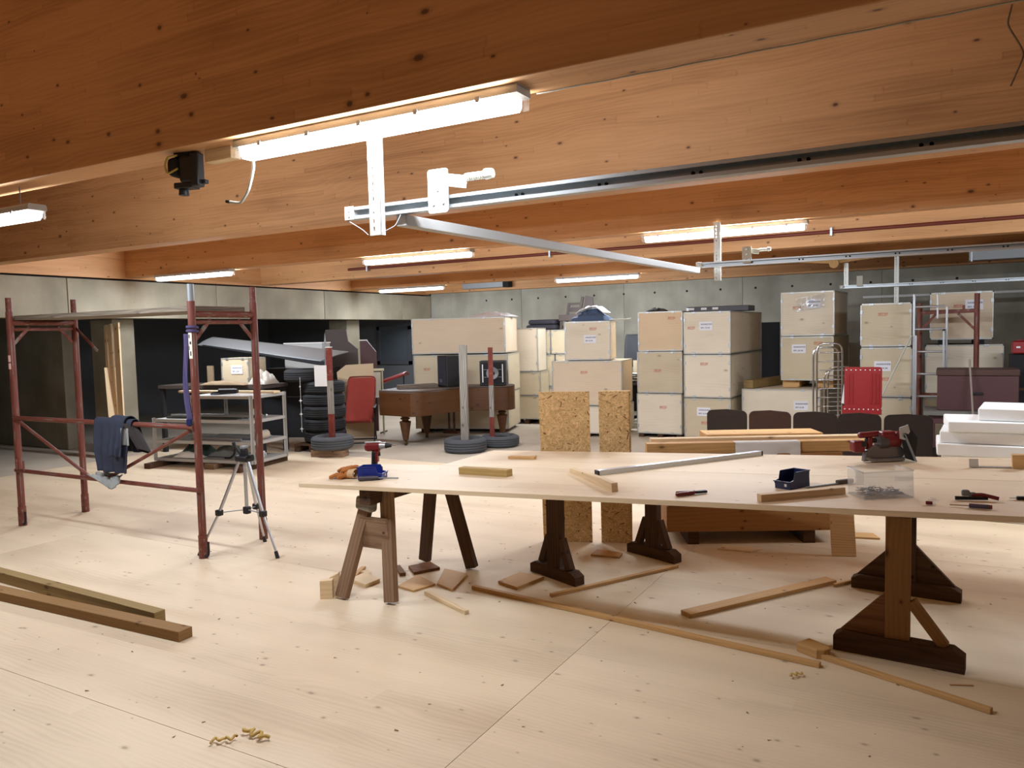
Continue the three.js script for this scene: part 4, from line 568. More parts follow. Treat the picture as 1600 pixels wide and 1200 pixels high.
// ---------------------------------------------------------------- grey rack and what it holds
const RA = 9.7 * DEG, RX = -9.38, RZ = -6.75;
const rk = (u, y, v) => [RX + u * Math.cos(RA) - v * Math.sin(RA), y, RZ - u * Math.sin(RA) - v * Math.cos(RA)];   // v: depth into the rack
{
  const t = thing('metal_rack', 'grey metal rack with loaded shelves behind the scaffold', 'rack', rk(0, 0, 0), RA);
  const post = (u, v, y0, y1) => part(t, 'post', [bc(u - 0.022, u + 0.022, y0, y1, -v - 0.002, -v + 0.002), bc(u - 0.022, u - 0.018, y0, y1, -v - 0.022, -v + 0.022)], M.greyPaint);
  for (const v of [0, 0.7]) { post(0, v, 0.075, 0.66); post(1.6, v, 0.075, 0.97); post(0.62, v, 0.64, 0.97); }
  const shelf = (u0, u1, y) => { const s = part(t, 'shelf', bc(u0, u1, y - 0.006, y, -0.7, 0), M.greyPaint); part(s, 'lip', bc(u0, u1, y - 0.04, y, -0.002, 0.004), M.greyPaint); part(s, 'lip', bc(u1 - 0.004, u1 + 0.002, y - 0.04, y, -0.7, 0), M.greyPaint); };
  shelf(0, 1.6, 0.115); shelf(0, 1.6, 0.36); shelf(0, 1.6, 0.645); shelf(0.6, 1.6, 0.965);
  for (const [u, L] of [[0.05, 1.0], [1.5, 1.0]]) { const b = thing('bearer', u < 1 ? 'dark timber bearer under the rack end beside the leaning planks' : 'dark timber bearer under the rack end beside the stacked tyres', 'timber', rk(u, 0, 0.28), RA); part(b, 'beam', bx(0.11, 0.07, L, 0, 0.035, 0, 0.004), M.oldDark); }
  part(thing('bearer', 'short timber block under the middle of the grey rack', 'timber', rk(0.95, 0, 0.02), RA), 'beam', bx(0.16, 0.07, 0.2, 0, 0.035, 0, 0.004), M.old);
  part(thing('pine_plank', 'long pale pine plank lying along the top of the grey rack', 'plank', rk(0.83, 0.967, 0.5), RA), 'plank', bx(1.6, 0.028, 0.14, 0, 0.014, 0, 0.002), M.pine);
  const d = thing('black_tool', 'black power tool lying on the rack top before the plank', 'tool', rk(1.05, 0.967, 0.2), RA + 0.2); part(d, 'body', [rod(V(-0.1, 0.04, 0), V(0.12, 0.045, 0), 0.04, 0.036, 14), rod(V(0.12, 0.045, 0), V(0.16, 0.045, 0), 0.036, 0.03, 14)], M.black); part(d, 'grip', bar(V(-0.08, 0.03, 0), V(-0.2, 0.018, 0.04), 0.036, 0.04, 0.014), M.blackMatt); part(d, 'cable', tube([V(-0.2, 0.02, 0.04), V(-0.16, 0.012, 0.1), V(-0.05, 0.012, 0.09)], 0.008, 16, 6), M.black);
  const nth = ['first', 'second', 'third', 'fourth', 'fifth'];
  for (let i = 0; i < 7; i++) { const b = thing('steel_bar', i < 5 ? `steel bar lying on the rack shelf, ${nth[i]} from the front lip` : `steel bar resting on top of the ${nth[i - 5]} bar from the lip`, 'bar', rk(0.15 + 0.03 * i, 0.647 + (i > 4 ? 0.03 : 0), 0.1 + 0.07 * (i % 5)), RA, 'steel bars on the rack shelf'); part(b, 'bar', bx(1.15 + 0.03 * i, 0.026, 0.03, 0.55, 0.013, 0, 0.003), i % 3 ? M.greyMetal : std({ color: 0x4c5048, roughness: 0.6, metalness: 0.4 })); }
  const bag = (name, label, cat, at, w, dd, h, m, s) => { const o = thing(name, label, cat, at, RA); part(o, 'folds', sheet((u, v) => { const e = Math.sin(Math.PI * u) * Math.sin(Math.PI * v), n = fbm(u, v, 5, 5, 3, s); return V((u - 0.5) * w, 0.008 + h * Math.pow(e, 0.5) * (0.45 + 0.8 * n), (v - 0.5) * dd); }, 24, 18, 0.008), m); return o; };
  bag('green_bag', 'dark green folded bag on the bottom rack shelf', 'bag', rk(0.4, 0.116, 0.36), 0.42, 0.36, 0.16, M.green, 501); bag('white_sack', 'crumpled white sack on the bottom rack shelf', 'sack', rk(0.5, 0.116, 0.08), 0.46, 0.13, 0.08, M.white, 511); bag('grey_sheet', 'folded grey tarpaulin on the bottom rack shelf with a cord', 'tarpaulin', rk(0.88, 0.116, 0.4), 0.4, 0.4, 0.14, M.greyCloth, 521);
  part(thing('black_hose', 'short curved black hose end on the bottom rack shelf', 'hose', rk(1.12, 0.116, 0.1), RA), 'hose', tube([V(-0.06, 0.014, 0), V(0.03, 0.02, 0), V(0.09, 0.07, 0), V(0.11, 0.15, 0)], 0.013, 20, 8), M.black);
  const c = thing('white_mug', 'white mug on the bottom rack shelf', 'mug', rk(1.5, 0.116, 0.3), RA); part(c, 'cup', lathe([[0, 0.004], [0.035, 0.004], [0.04, 0.09], [0.036, 0.09], [0.032, 0.012], [0, 0.012]], 20), M.white); part(c, 'handle', new THREE.TorusGeometry(0.026, 0.006, 6, 14, 3.2).rotateZ(-1.57).translate(0.038, 0.047, 0), M.white);
  const tr = thing('tape_roll', 'pale roll of sheet standing on the middle rack shelf', 'roll', rk(1.5, 0.362, 0.3), RA + 1.4); part(tr, 'roll', rot(lathe([[0.024, -0.1], [0.06, -0.1], [0.06, 0.1], [0.024, 0.1], [0.024, -0.1]], 24), 0, 0, Math.PI / 2).translate(0, 0.06, 0), std({ color: 0xb9ab9c }));
  for (let i = 0; i < 4; i++) part(thing('pipe_length', `${i % 2 ? 'dull grey' : 'bright'} pipe on the middle rack shelf, ${nth[i]} from the front lip`, 'pipe', rk(0.5 + 0.05 * i, 0.362 + 0.018, 0.12 + 0.12 * i), RA + rr(-0.05, 0.05), 'pipes on the middle rack shelf'), 'pipe', rod(V(0, 0, 0), V(0.85, 0, 0), 0.018), i % 2 ? M.greyMetal : M.alu);
  for (const [u, h, m] of [[1.3, 0.11, M.white], [1.42, 0.05, M.chrome], [1.5, 0.045, M.alu]]) part(thing(h > 0.1 ? 'white_bottle' : 'metal_fitting', h > 0.1 ? 'thin white bottle on the rack shelf with the steel bars' : m === M.chrome ? 'chrome pipe fitting beside the thin white bottle' : 'dull metal fitting at the rack shelf edge', h > 0.1 ? 'bottle' : 'fitting', rk(u, 0.647, 0.42)), 'body', lathe([[0, 0], [0.024, 0], [0.024, h * 0.7], [0.012, h * 0.85], [0.012, h], [0, h]], 16), m);
  // behind the rack
  const st = thing('store_table', 'dark wooden table behind the grey rack', 'table', [-9.6, 0, -8.1], 0.17); part(st, 'table_top', bx(1.9, 0.05, 0.62, 0, 1.0, 0), M.brownPaint); for (const [a, b] of [[-0.9, -0.27], [0.9, -0.27], [-0.9, 0.27], [0.9, 0.27]]) part(st, 'leg', bx(0.06, 0.975, 0.06, a, 0.4875, b), M.blackMatt);
  crate(-9.44, 1.027, -7.95, 10, 0.5, 0.4, 0.4, { mat: M.plyGrey, text: [HN, '001.2.04'], at: [0.06, 0.56], label: 'small labelled crate on the table behind the grey rack' });
  bag('plastic_sheet', 'milky plastic sheet heaped beside the small labelled crate', 'plastic sheet', [-8.78, 1.027, -8.15], 0.3, 0.36, 0.2, std({ color: 0xb6b0a4, roughness: 0.4 }), 531); bag('brown_paper', 'crumpled brown paper heap on the table before the small crate', 'paper', [-9.25, 1.027, -7.84], 0.8, 0.14, 0.06, M.brownPaper, 541);
  for (let i = 0; i < 2; i++) part(thing('upright_offcut', i ? 'short upright board end next to the small labelled crate' : 'short upright board end at the table edge away from the small crate', 'offcut', [-9.98 + 0.32 * i, 1.027, -8.2], 0.17, 'upright board ends behind the rack'), 'board', bx(0.11, 0.27, 0.03, 0, 0.135, 0, 0.002), M.brownPaper);
  const w = thing('grey_wing', 'long grey tapered panel sloping across the small crate and tyres', 'panel', [0, 0, 0]);
  part(w, 'skin', uvm(sheet((u, v) => { const a = V(-10.55, 1.68, -8.6), b = V(-8.15, 1.4, -9.0); const p = a.lerp(b, u), wd = 0.22 + 0.3 * u; return V(p.x + 0.1 * (v - 0.5), p.y + 0.06 * (v - 0.5) * 2 + 0.012 * Math.sin(Math.PI * v), p.z - wd * (v - 0.5)); }, 20, 8, 0.02)), M.greyMetal); part(w, 'dark_edge', uvm(sheet((u, v) => { const p = V(-10.5, 1.655, -8.5).lerp(V(-8.15, 1.37, -8.76), u); return V(p.x, p.y - 0.03 - (0.05 * u + 0.02) * v, p.z); }, 16, 4, 0.02)), M.blackMatt);
  const wb = thing('white_box', 'pale grey box lid standing behind the sloping grey panel', 'box', [-9.5, 1.182, -9.88], 0.3); part(wb, 'box', bx(0.7, 0.42, 0.3, -0.05, 0.21, 0, 0.006), M.greyPaint); part(wb, 'lip', bx(0.72, 0.02, 0.32, -0.05, 0.425, 0, 0.004), M.white);
  const sh = thing('shelf_unit', 'dark storage unit in the shadow behind the tyres', 'cabinet', [-9.78, 0, -9.94], 0.3); part(sh, 'body', bx(1.2, 1.18, 0.6, 0, 0.59, 0, 0.01), M.blackMatt); part(sh, 'shelf', bx(1.1, 0.02, 0.02, 0, 0.7, 0.31), M.brownPaint);
  const bp = thing('brown_cutout', 'tall brown stage board with a curved corner behind the tyres', 'board', [-9.45, 0, -10.62], 0.4); part(bp, 'board', plate([[-0.26, 0], [0.3, 0], [0.3, 1.48], [0.13, 1.62], [0.1, 1.83], [-0.28, 1.83]], 0.03), M.brownPaint);
  const mp = thing('maroon_cutout', 'dark red clipped corner board beside the concrete pillar', 'board', [-9.12, 0, -10.82], 0.4); part(mp, 'board', plate([[-0.05, 0], [0.24, 0], [0.24, 1.42], [0.08, 1.62], [-0.05, 1.62]], 0.04), M.maroon); part(mp, 'pale_edge', bx(0.14, 0.02, 0.045, 0.01, 1.63, 0.02), M.white);
  const cb = thing('cardboard_sheet', 'torn cardboard sheet leaning behind the red deck chair', 'cardboard', [-8.8, 0.0, -10.12], 0.4); part(cb, 'sheet', plate([[-0.2, 0], [0.38, 0], [0.38, 1.24], [-0.1, 1.22], [-0.26, 1.1]], 0.008), M.card);
  const ps = thing('paper_stand', 'pale yellow newspaper stand behind the deck chair', 'stand', [-8.6, 0, -10.45], 0.5); part(ps, 'frame', [bc(-0.16, -0.14, 0, 1.12, 0, 0.02), bc(0.14, 0.16, 0, 1.12, 0, 0.02), bc(-0.18, 0.18, 1.1, 1.14, -0.01, 0.03)], std({ color: 0xcfc9a8 })); part(ps, 'newspaper', bc(-0.12, 0.12, 0.68, 1.08, -0.002, 0.006), std({ map: paper(128, 200, x => { x.fillStyle = '#77766a'; x.fillRect(14, 24, 90, 16); for (let i = 0; i < 8; i++) x.fillRect(14, 60 + i * 15, 60 + (i * 37) % 36, 5); }, '#d8d5c4') })); part(ps, 'tray', bx(0.34, 0.03, 0.1, 0, 0.66, 0.03), M.white);
}
// ---------------------------------------------------------------- tyres and striped posts
function tyreGeo(R, Ri, w) { const p = [[Ri, w * 0.22], [Ri - 0.006, w * 0.3], [Ri + 0.02, w * 0.06], [Ri + 0.05, 0.0], [R - 0.05, 0.0], [R - 0.018, w * 0.08], [R, w * 0.2]]; for (const k of [0.32, 0.5, 0.68]) p.push([R, w * (k - 0.03)], [R - 0.008, w * (k - 0.02)], [R - 0.008, w * (k + 0.02)], [R, w * (k + 0.03)]); p.push([R, w * 0.8], [R - 0.018, w * 0.92], [R - 0.05, w], [Ri + 0.05, w], [Ri + 0.02, w * 0.94], [Ri - 0.006, w * 0.7], [Ri, w * 0.78], [Ri + 0.03, w * 0.7], [Ri + 0.03, w * 0.3], [Ri, w * 0.22]); return lathe(p, 44); }
function tyre(label, x, y, z, R, w, m, group) { const t = thing('car_tyre', label, 'tyre', [x, y, z], rr(0, 6), group); part(t, 'rubber', tyreGeo(R, R * 0.6, w), m); return t; }
{
  const p = thing('pallet', 'dark wooden pallet under the stack of tyres', 'pallet', [-8.28, 0, -8.84], 0.2); for (let i = 0; i < 5; i++) part(p, 'deck_slat', bx(0.6, 0.022, 0.11, 0, 0.101, -0.3 + i * 0.15), M.oldDark); for (const x of [-0.25, 0, 0.25]) part(p, 'skid', bx(0.09, 0.09, 0.72, x, 0.045, 0), M.oldDark);
  const lab = ['black tyre lying on the pallet lowest in the tyre stack', 'second black tyre up in the stack on the pallet', 'middle black tyre in the stack on the pallet', 'fourth black tyre up in the stack on the pallet', 'fifth black tyre up in the stack under the offset one'];
  for (let i = 0; i < 5; i++) tyre(lab[i], -8.24 + rr(-0.015, 0.015), 0.113 + i * 0.186, -8.83 + rr(-0.015, 0.015), 0.315, 0.184, M.rubber, 'stack of black tyres'); tyre('offset black tyre topmost on the tyre stack', -8.5, 0.113 + 5 * 0.186, -8.72, 0.315, 0.184, M.rubber, 'stack of black tyres');
  const sl = thing('star_garland', 'string of white four pointed stars hanging before the tyre stack', 'garland', [-8.33, 0, -8.43]); part(sl, 'cord', rod(V(0, 0.3, 0), V(0, 1.12, 0), 0.003, 0.003, 6), M.white); for (const [y, s] of [[0.98, 0.02], [0.77, 0.034], [0.57, 0.034], [0.35, 0.034]]) { const k = []; for (let i = 0; i < 8; i++) { const q = i % 2 ? s * 0.32 : s; k.push([q * Math.cos(i * Math.PI / 4), q * Math.sin(i * Math.PI / 4)]); } part(sl, 'star', plate(k, 0.008).translate(0, y, 0), M.white); }
  const wood = (t, w, d, segs) => { let y = segs[0][0]; for (const [y0, y1, m, n] of segs) part(t, n, bar(V(0, y0, 0), V(0, y1, 0), d, w, 0.003), m); };
  const red = std({ map: T.rust, color: 0xffc0b0, roughness: 0.7 }), wht = std({ map: T.grey, color: 0xffffff, roughness: 0.8 });
  const blk = thing('timber_block', 'mossy timber block under the tyre of the notice post', 'block', [-7.68, 0, -8.3], 0.3); part(blk, 'block', bx(0.5, 0.1, 0.2, 0, 0.05, 0, 0.01), M.old);
  tyre('grey tyre foot of the red and white post with the notice', -7.68, 0.1, -8.36, 0.3, 0.19, M.rubberGrey);
  const a = thing('barrier_post', 'red and white banded post with a paper notice in a tyre', 'post', [-7.68, 0.1, -8.36], 0.3); wood(a, 0.075, 0.06, [[0.005, 0.5, red, 'red_band'], [0.5, 0.98, wht, 'white_band'], [0.98, 1.45, red, 'red_band']]);
  part(a, 'notice', bc(-0.22, -0.03, 0.9, 1.2, 0.032, 0.036), std({ map: paper(128, 192, x => { x.fillStyle = '#6b6a70'; x.fillRect(70, 20, 46, 8); x.fillRect(80, 36, 30, 6); x.fillRect(28, 92, 82, 10); x.fillRect(20, 120, 96, 6); x.fillRect(24, 136, 90, 6); }, '#dedcd8') }), 'white paper notice'); part(a, 'steel_blade', plate([[-0.02, 0], [0.02, 0], [0.012, 0.45], [0, 0.56], [-0.014, 0.45]], 0.006).translate(-0.06, 1.1, -0.02), M.greyMetal); part(a, 'pale_cap', bx(0.08, 0.012, 0.065, 0, 1.456, 0), M.white);
  tyre('black tyre foot of the plain grey post', -6.07, 0, -9.38, 0.31, 0.2, M.rubberGrey); const b = thing('barrier_post', 'plain weathered grey timber post standing in a tyre', 'post', [-6.07, 0, -9.38], 0.42); part(b, 'post', bar(V(0, 0.005, 0), V(0, 1.54, 0), 0.09, 0.11, 0.004), M.grey);
  tyre('black tyre foot of the slim red and white post by the piano', -5.86, 0, -10.02, 0.29, 0.17, M.rubberGrey); const c = thing('barrier_post', 'slim red and white banded post standing in front of the loudspeaker', 'post', [-5.97, 0, -9.98], 0.42); wood(c, 0.068, 0.055, [[0.005, 0.44, red, 'red_band'], [0.44, 0.92, wht, 'white_band'], [0.92, 1.49, red, 'red_band']]);
}
{ // deck chair
  const t = thing('deck_chair', 'red fabric folding deck chair with a black tube frame', 'chair', [-8.2, 0, -9.62], 0.62), W = 0.44;
  part(t, 'back_fabric', sheet((u, v) => { const cor = 1 - 0.12 * Math.max(0, (v - 0.88) / 0.12) ** 2; return V((u - 0.5) * W * cor - 0.06 * (1 - v), 0.34 + 0.68 * v, -0.12 - 0.22 * v - 0.03 * Math.sin(Math.PI * v) * Math.sin(Math.PI * u)); }, 10, 14, 0.008), M.redFabric);
  part(t, 'seat_fabric', sheet((u, v) => V((u - 0.5) * W - 0.06, 0.36 - 0.05 * Math.sin(Math.PI * v) + 0.02 * v, -0.12 + 0.42 * v), 8, 10, 0.008), M.redFabric);
  part(t, 'back_tube', tube([V(-W / 2 - 0.07, 0.3, -0.1), V(-W / 2 - 0.02, 0.7, -0.24), V(-W / 2 + 0.01, 1.0, -0.34), V(-W / 2 + 0.06, 1.035, -0.345), V(W / 2 - 0.06, 1.035, -0.345), V(W / 2 - 0.005, 1.0, -0.34), V(W / 2 - 0.01, 0.7, -0.24), V(W / 2 - 0.05, 0.3, -0.1)], 0.012, 60, 8), std({ color: 0x8a2f28, roughness: 0.5 }));
  for (const s of [-1, 1]) { part(t, 'leg_tube', rod(V(s * (W / 2 + 0.02) - 0.03, 0.62, -0.25), V(s * (W / 2 + 0.02) - 0.03, 0.01, 0.2), 0.011), M.black); part(t, 'leg_tube', rod(V(s * (W / 2 + 0.02) - 0.03, 0.4, 0.18), V(s * (W / 2 + 0.02) - 0.03, 0.01, -0.3), 0.011), M.black); part(t, 'arm_rest', bar(V(s * (W / 2 + 0.03) - 0.03, 0.58, -0.2), V(s * (W / 2 + 0.03) - 0.03, 0.56, 0.2), 0.02, 0.04, 0.006), M.black); }
  part(t, 'foot_bar', rod(V(-W / 2 - 0.05, 0.012, 0.2), V(W / 2 - 0.01, 0.012, 0.2), 0.011), M.black); part(t, 'foot_bar', rod(V(-W / 2 - 0.05, 0.012, -0.3), V(W / 2 - 0.01, 0.012, -0.3), 0.011), M.black);
}
// ---------------------------------------------------------------- piano
{
  const t = thing('grand_piano', 'brown grand piano on turned legs in front of the crates', 'piano', [0, 0, 0]);
  const s = new THREE.Shape(), q = (x, z) => [x, -z]; s.moveTo(...q(-7.66, -9.42)); s.lineTo(...q(-7.02, -9.36)); s.bezierCurveTo(...q(-6.72, -9.5), ...q(-6.95, -10.1), ...q(-6.62, -10.42)); s.bezierCurveTo(...q(-6.42, -10.6), ...q(-6.22, -10.55), ...q(-6.1, -10.7)); s.bezierCurveTo(...q(-6.02, -10.82), ...q(-6.1, -11.0), ...q(-6.24, -11.12)); s.lineTo(...q(-7.86, -10.62)); s.lineTo(...q(-7.66, -9.42));
  const slab = (y0, y1, b) => uvm(rot(new THREE.ExtrudeGeometry(s, { depth: y1 - y0 - 2 * b, bevelEnabled: b > 0, bevelSize: b, bevelOffset: -b, bevelThickness: b, bevelSegments: 2, curveSegments: 24 }), -Math.PI / 2, 0, 0).translate(0, y0 + b, 0));
  part(t, 'case', slab(0.47, 0.835, 0.006), M.piano); part(t, 'lid', slab(0.837, 0.862, 0.006), M.pianoLid);
  for (const [x, z] of [[-7.27, -9.55], [-7.48, -10.4], [-6.3, -10.86]]) { const l = part(t, 'leg', lathe([[0, 0.075], [0.032, 0.075], [0.045, 0.1], [0.088, 0.36], [0.09, 0.375], [0.05, 0.385], [0.05, 0.4], [0.075, 0.415], [0.075, 0.43], [0.05, 0.44], [0.09, 0.47], [0, 0.47]], 8).translate(x, 0, z), M.piano); part(l, 'caster', [rod(V(x - 0.012, 0.03, z), V(x + 0.012, 0.03, z), 0.03, 0.03, 14), rod(V(x, 0.03, z), V(x, 0.08, z), 0.02)], std({ color: 0x5a4a2e, metalness: 0.6, roughness: 0.4 })); }
  part(t, 'keybed', bar(V(-7.9, 0.56, -10.68), V(-6.35, 0.56, -11.16), 0.16, 0.1, 0.01), M.darkWood); part(t, 'pedal_lyre', [bx(0.3, 0.04, 0.1, -7.05, 0.1, -10.5, 0.01), rod(V(-7.1, 0.1, -10.5), V(-7.1, 0.47, -10.5), 0.018), rod(V(-7.0, 0.1, -10.5), V(-7.0, 0.47, -10.5), 0.018)], M.darkWood);
  const w = thing('grey_board', 'thick grey board lying askew on the piano lid', 'board', [-7.3, 0.863, -9.93], 0.9); part(w, 'board', bx(0.62, 0.06, 0.2, 0, 0.03, 0, 0.004), std({ map: T.grey, color: 0xcdbfb4 }));
  const sp = (label, x, z, turn, wd, h, dp, cone) => { const o = thing('loudspeaker', label, 'loudspeaker', [x, 0.863, z], turn); part(o, 'cabinet', bx(wd, h, dp, 0, h / 2, 0, 0.014), M.black); if (cone) { part(o, 'baffle', bx(wd - 0.05, h - 0.05, 0.006, 0, h / 2, dp / 2 + 0.001, 0.003), M.blackMatt); for (const k of [-1, 1]) part(o, 'white_strip', bx(0.016, h * 0.72, 0.008, k * (wd / 2 - 0.05), h / 2, dp / 2 + 0.006), M.white); part(o, 'cone', rot(lathe([[0, 0.0], [0.03, 0.004], [0.035, 0.0], [0.085, 0.03], [0.1, 0.03], [0.1, 0.0]], 28), Math.PI / 2, 0, 0).translate(0, h / 2, dp / 2 + 0.004), std({ color: 0x8a8a8c, roughness: 0.4, metalness: 0.3 })); part(o, 'dust_cap', new THREE.SphereGeometry(0.032, 16, 10).scale(1, 1, 0.5).translate(0, h / 2, dp / 2 + 0.01), M.black); part(o, 'cross_bar', [bx(wd - 0.1, 0.006, 0.006, 0, h * 0.65, dp / 2 + 0.01), bx(wd - 0.1, 0.006, 0.006, 0, h * 0.35, dp / 2 + 0.01)], M.greyMetal); } else { part(o, 'grille', bx(wd - 0.05, h - 0.05, 0.012, 0, h / 2, dp / 2 + 0.003, 0.005), std({ color: 0x232029, roughness: 0.8 })); part(o, 'badge', bx(0.06, 0.05, 0.003, -0.02, 0.1, dp / 2 + 0.011), std({ color: 0x4a4a56 })); } return o; };
  sp('black loudspeaker seen side on behind the grey post on the piano', -6.96, -10.35, -0.35, 0.26, 0.5, 0.3, false); sp('black loudspeaker with a bare grey cone and white strips on the piano', -6.36, -10.72, 0.42, 0.42, 0.4, 0.26, true);
  const k = thing('red_canopy', 'folded red fabric lying behind the piano beside the crates', 'fabric', [-8.4, 0, -10.72], 0.3); part(k, 'fabric', sheet((u, v) => V((u - 0.5) * 0.5, 0.86 + 0.16 * u + 0.05 * Math.sin(Math.PI * v), (v - 0.5) * 0.3), 12, 8, 0.02), M.red); part(k, 'frame', [rod(V(-0.2, 0, 0), V(-0.2, 0.9, 0), 0.012), rod(V(0.2, 0, 0), V(0.2, 1.0, 0), 0.012), rod(V(-0.2, 0.02, -0.15), V(-0.2, 0.02, 0.15), 0.012), rod(V(0.2, 0.02, -0.15), V(0.2, 0.02, 0.15), 0.012)], M.black);
}
// ---------------------------------------------------------------- chipboard panels, timber packet, loose wood
{
  const osb = (label, x0, z0, x1, z1, n) => { const L = Math.hypot(x1 - x0, z1 - z0), A = Math.atan2(-(z1 - z0), x1 - x0), t = thing('chipboard_panel', label, 'panel', [(x0 + x1) / 2, 0, (z0 + z1) / 2], A); t.rotation.order = 'YXZ'; t.rotation.x = 0.12; for (let i = 0; i < n; i++) part(t, 'board', bx(L, 1.24, 0.016, i * 0.012, 0.62, -0.008 - i * 0.018, 0.001), M.osb); };
  osb('wide strand board panel standing on edge behind the plywood sheets', -2.84, -5.52, -2.47, -5.66, 1); osb('narrow pair of strand boards standing behind the plywood sheets', -2.4, -5.68, -2.18, -5.76, 2);
  const A = 27 * DEG, c = [-1.9, -5.84], at = (u, y, v) => [c[0] + u * Math.cos(A) - v * Math.sin(A), y, c[1] - u * Math.sin(A) - v * Math.cos(A)];
  for (const u of [0.2, 1.1]) part(thing('bearer', u < 1 ? 'squared bearer under the brown timber packet near the slim trestle' : 'squared bearer under the brown timber packet near the leaning board', 'timber', at(u, 0, 0.4), A), 'beam', bx(0.09, 0.1, 0.8, 0, 0.05, 0, 0.003), M.oldDark);
  const lb = ['lowest brown beam of the timber packet behind the trestles', 'second brown beam of the timber packet behind the trestles', 'upper brown beam of the timber packet behind the trestles'];
  for (let i = 0; i < 3; i++) part(thing('packet_beam', lb[i], 'beam', at(0.66 + 0.012 * i, 0.1 + i * 0.205, 0.4), A), 'beam', bx(1.34, 0.203, 0.8, 0, 0.1015, 0, 0.004), M.packet);
  const tm = (label, u, y, v, L, h, w, m, a = 0) => part(thing('squared_timber', label, 'timber', at(u, y, v), A + a), 'beam', bx(L, h, w, 0, h / 2, 0, 0.003), m);
  tm('front pine timber with knots on top of the brown packet', 0.72, 0.716, 0.08, 1.75, 0.085, 0.1, M.pineWarm); tm('second pine timber on the brown packet behind the knotty one', 0.8, 0.716, 0.24, 1.8, 0.1, 0.1, M.pine); tm('short pale board highest on the brown packet', 0.86, 0.718, 0.52, 0.95, 0.1, 0.3, M.pineWarm);
  const f = thing('white_sheet', 'white plastic sheet with faint print draped over the front pine timber', 'plastic sheet', at(0.78, 0.8, 0.07), A); part(f, 'sheet', sheet((u, v) => V((u - 0.5) * 0.5, v < 0.35 ? 0.004 : 0.004 - 0.14 * (v - 0.35) / 0.65, v < 0.35 ? -0.02 + 0.075 * v / 0.35 : 0.058 + 0.02 * fbm(u, v, 4, 4, 2, 601)), 14, 14, 0.003), M.white);
  const lo = thing('loose_board', 'short pale board leaning on the end of the brown packet', 'board', [-0.64, 0, -6.07], 0.35); lo.rotation.order = 'YXZ'; lo.rotation.x = -0.25; part(lo, 'board', bx(0.17, 0.62, 0.02, 0, 0.31, 0, 0.002), M.pine);
}
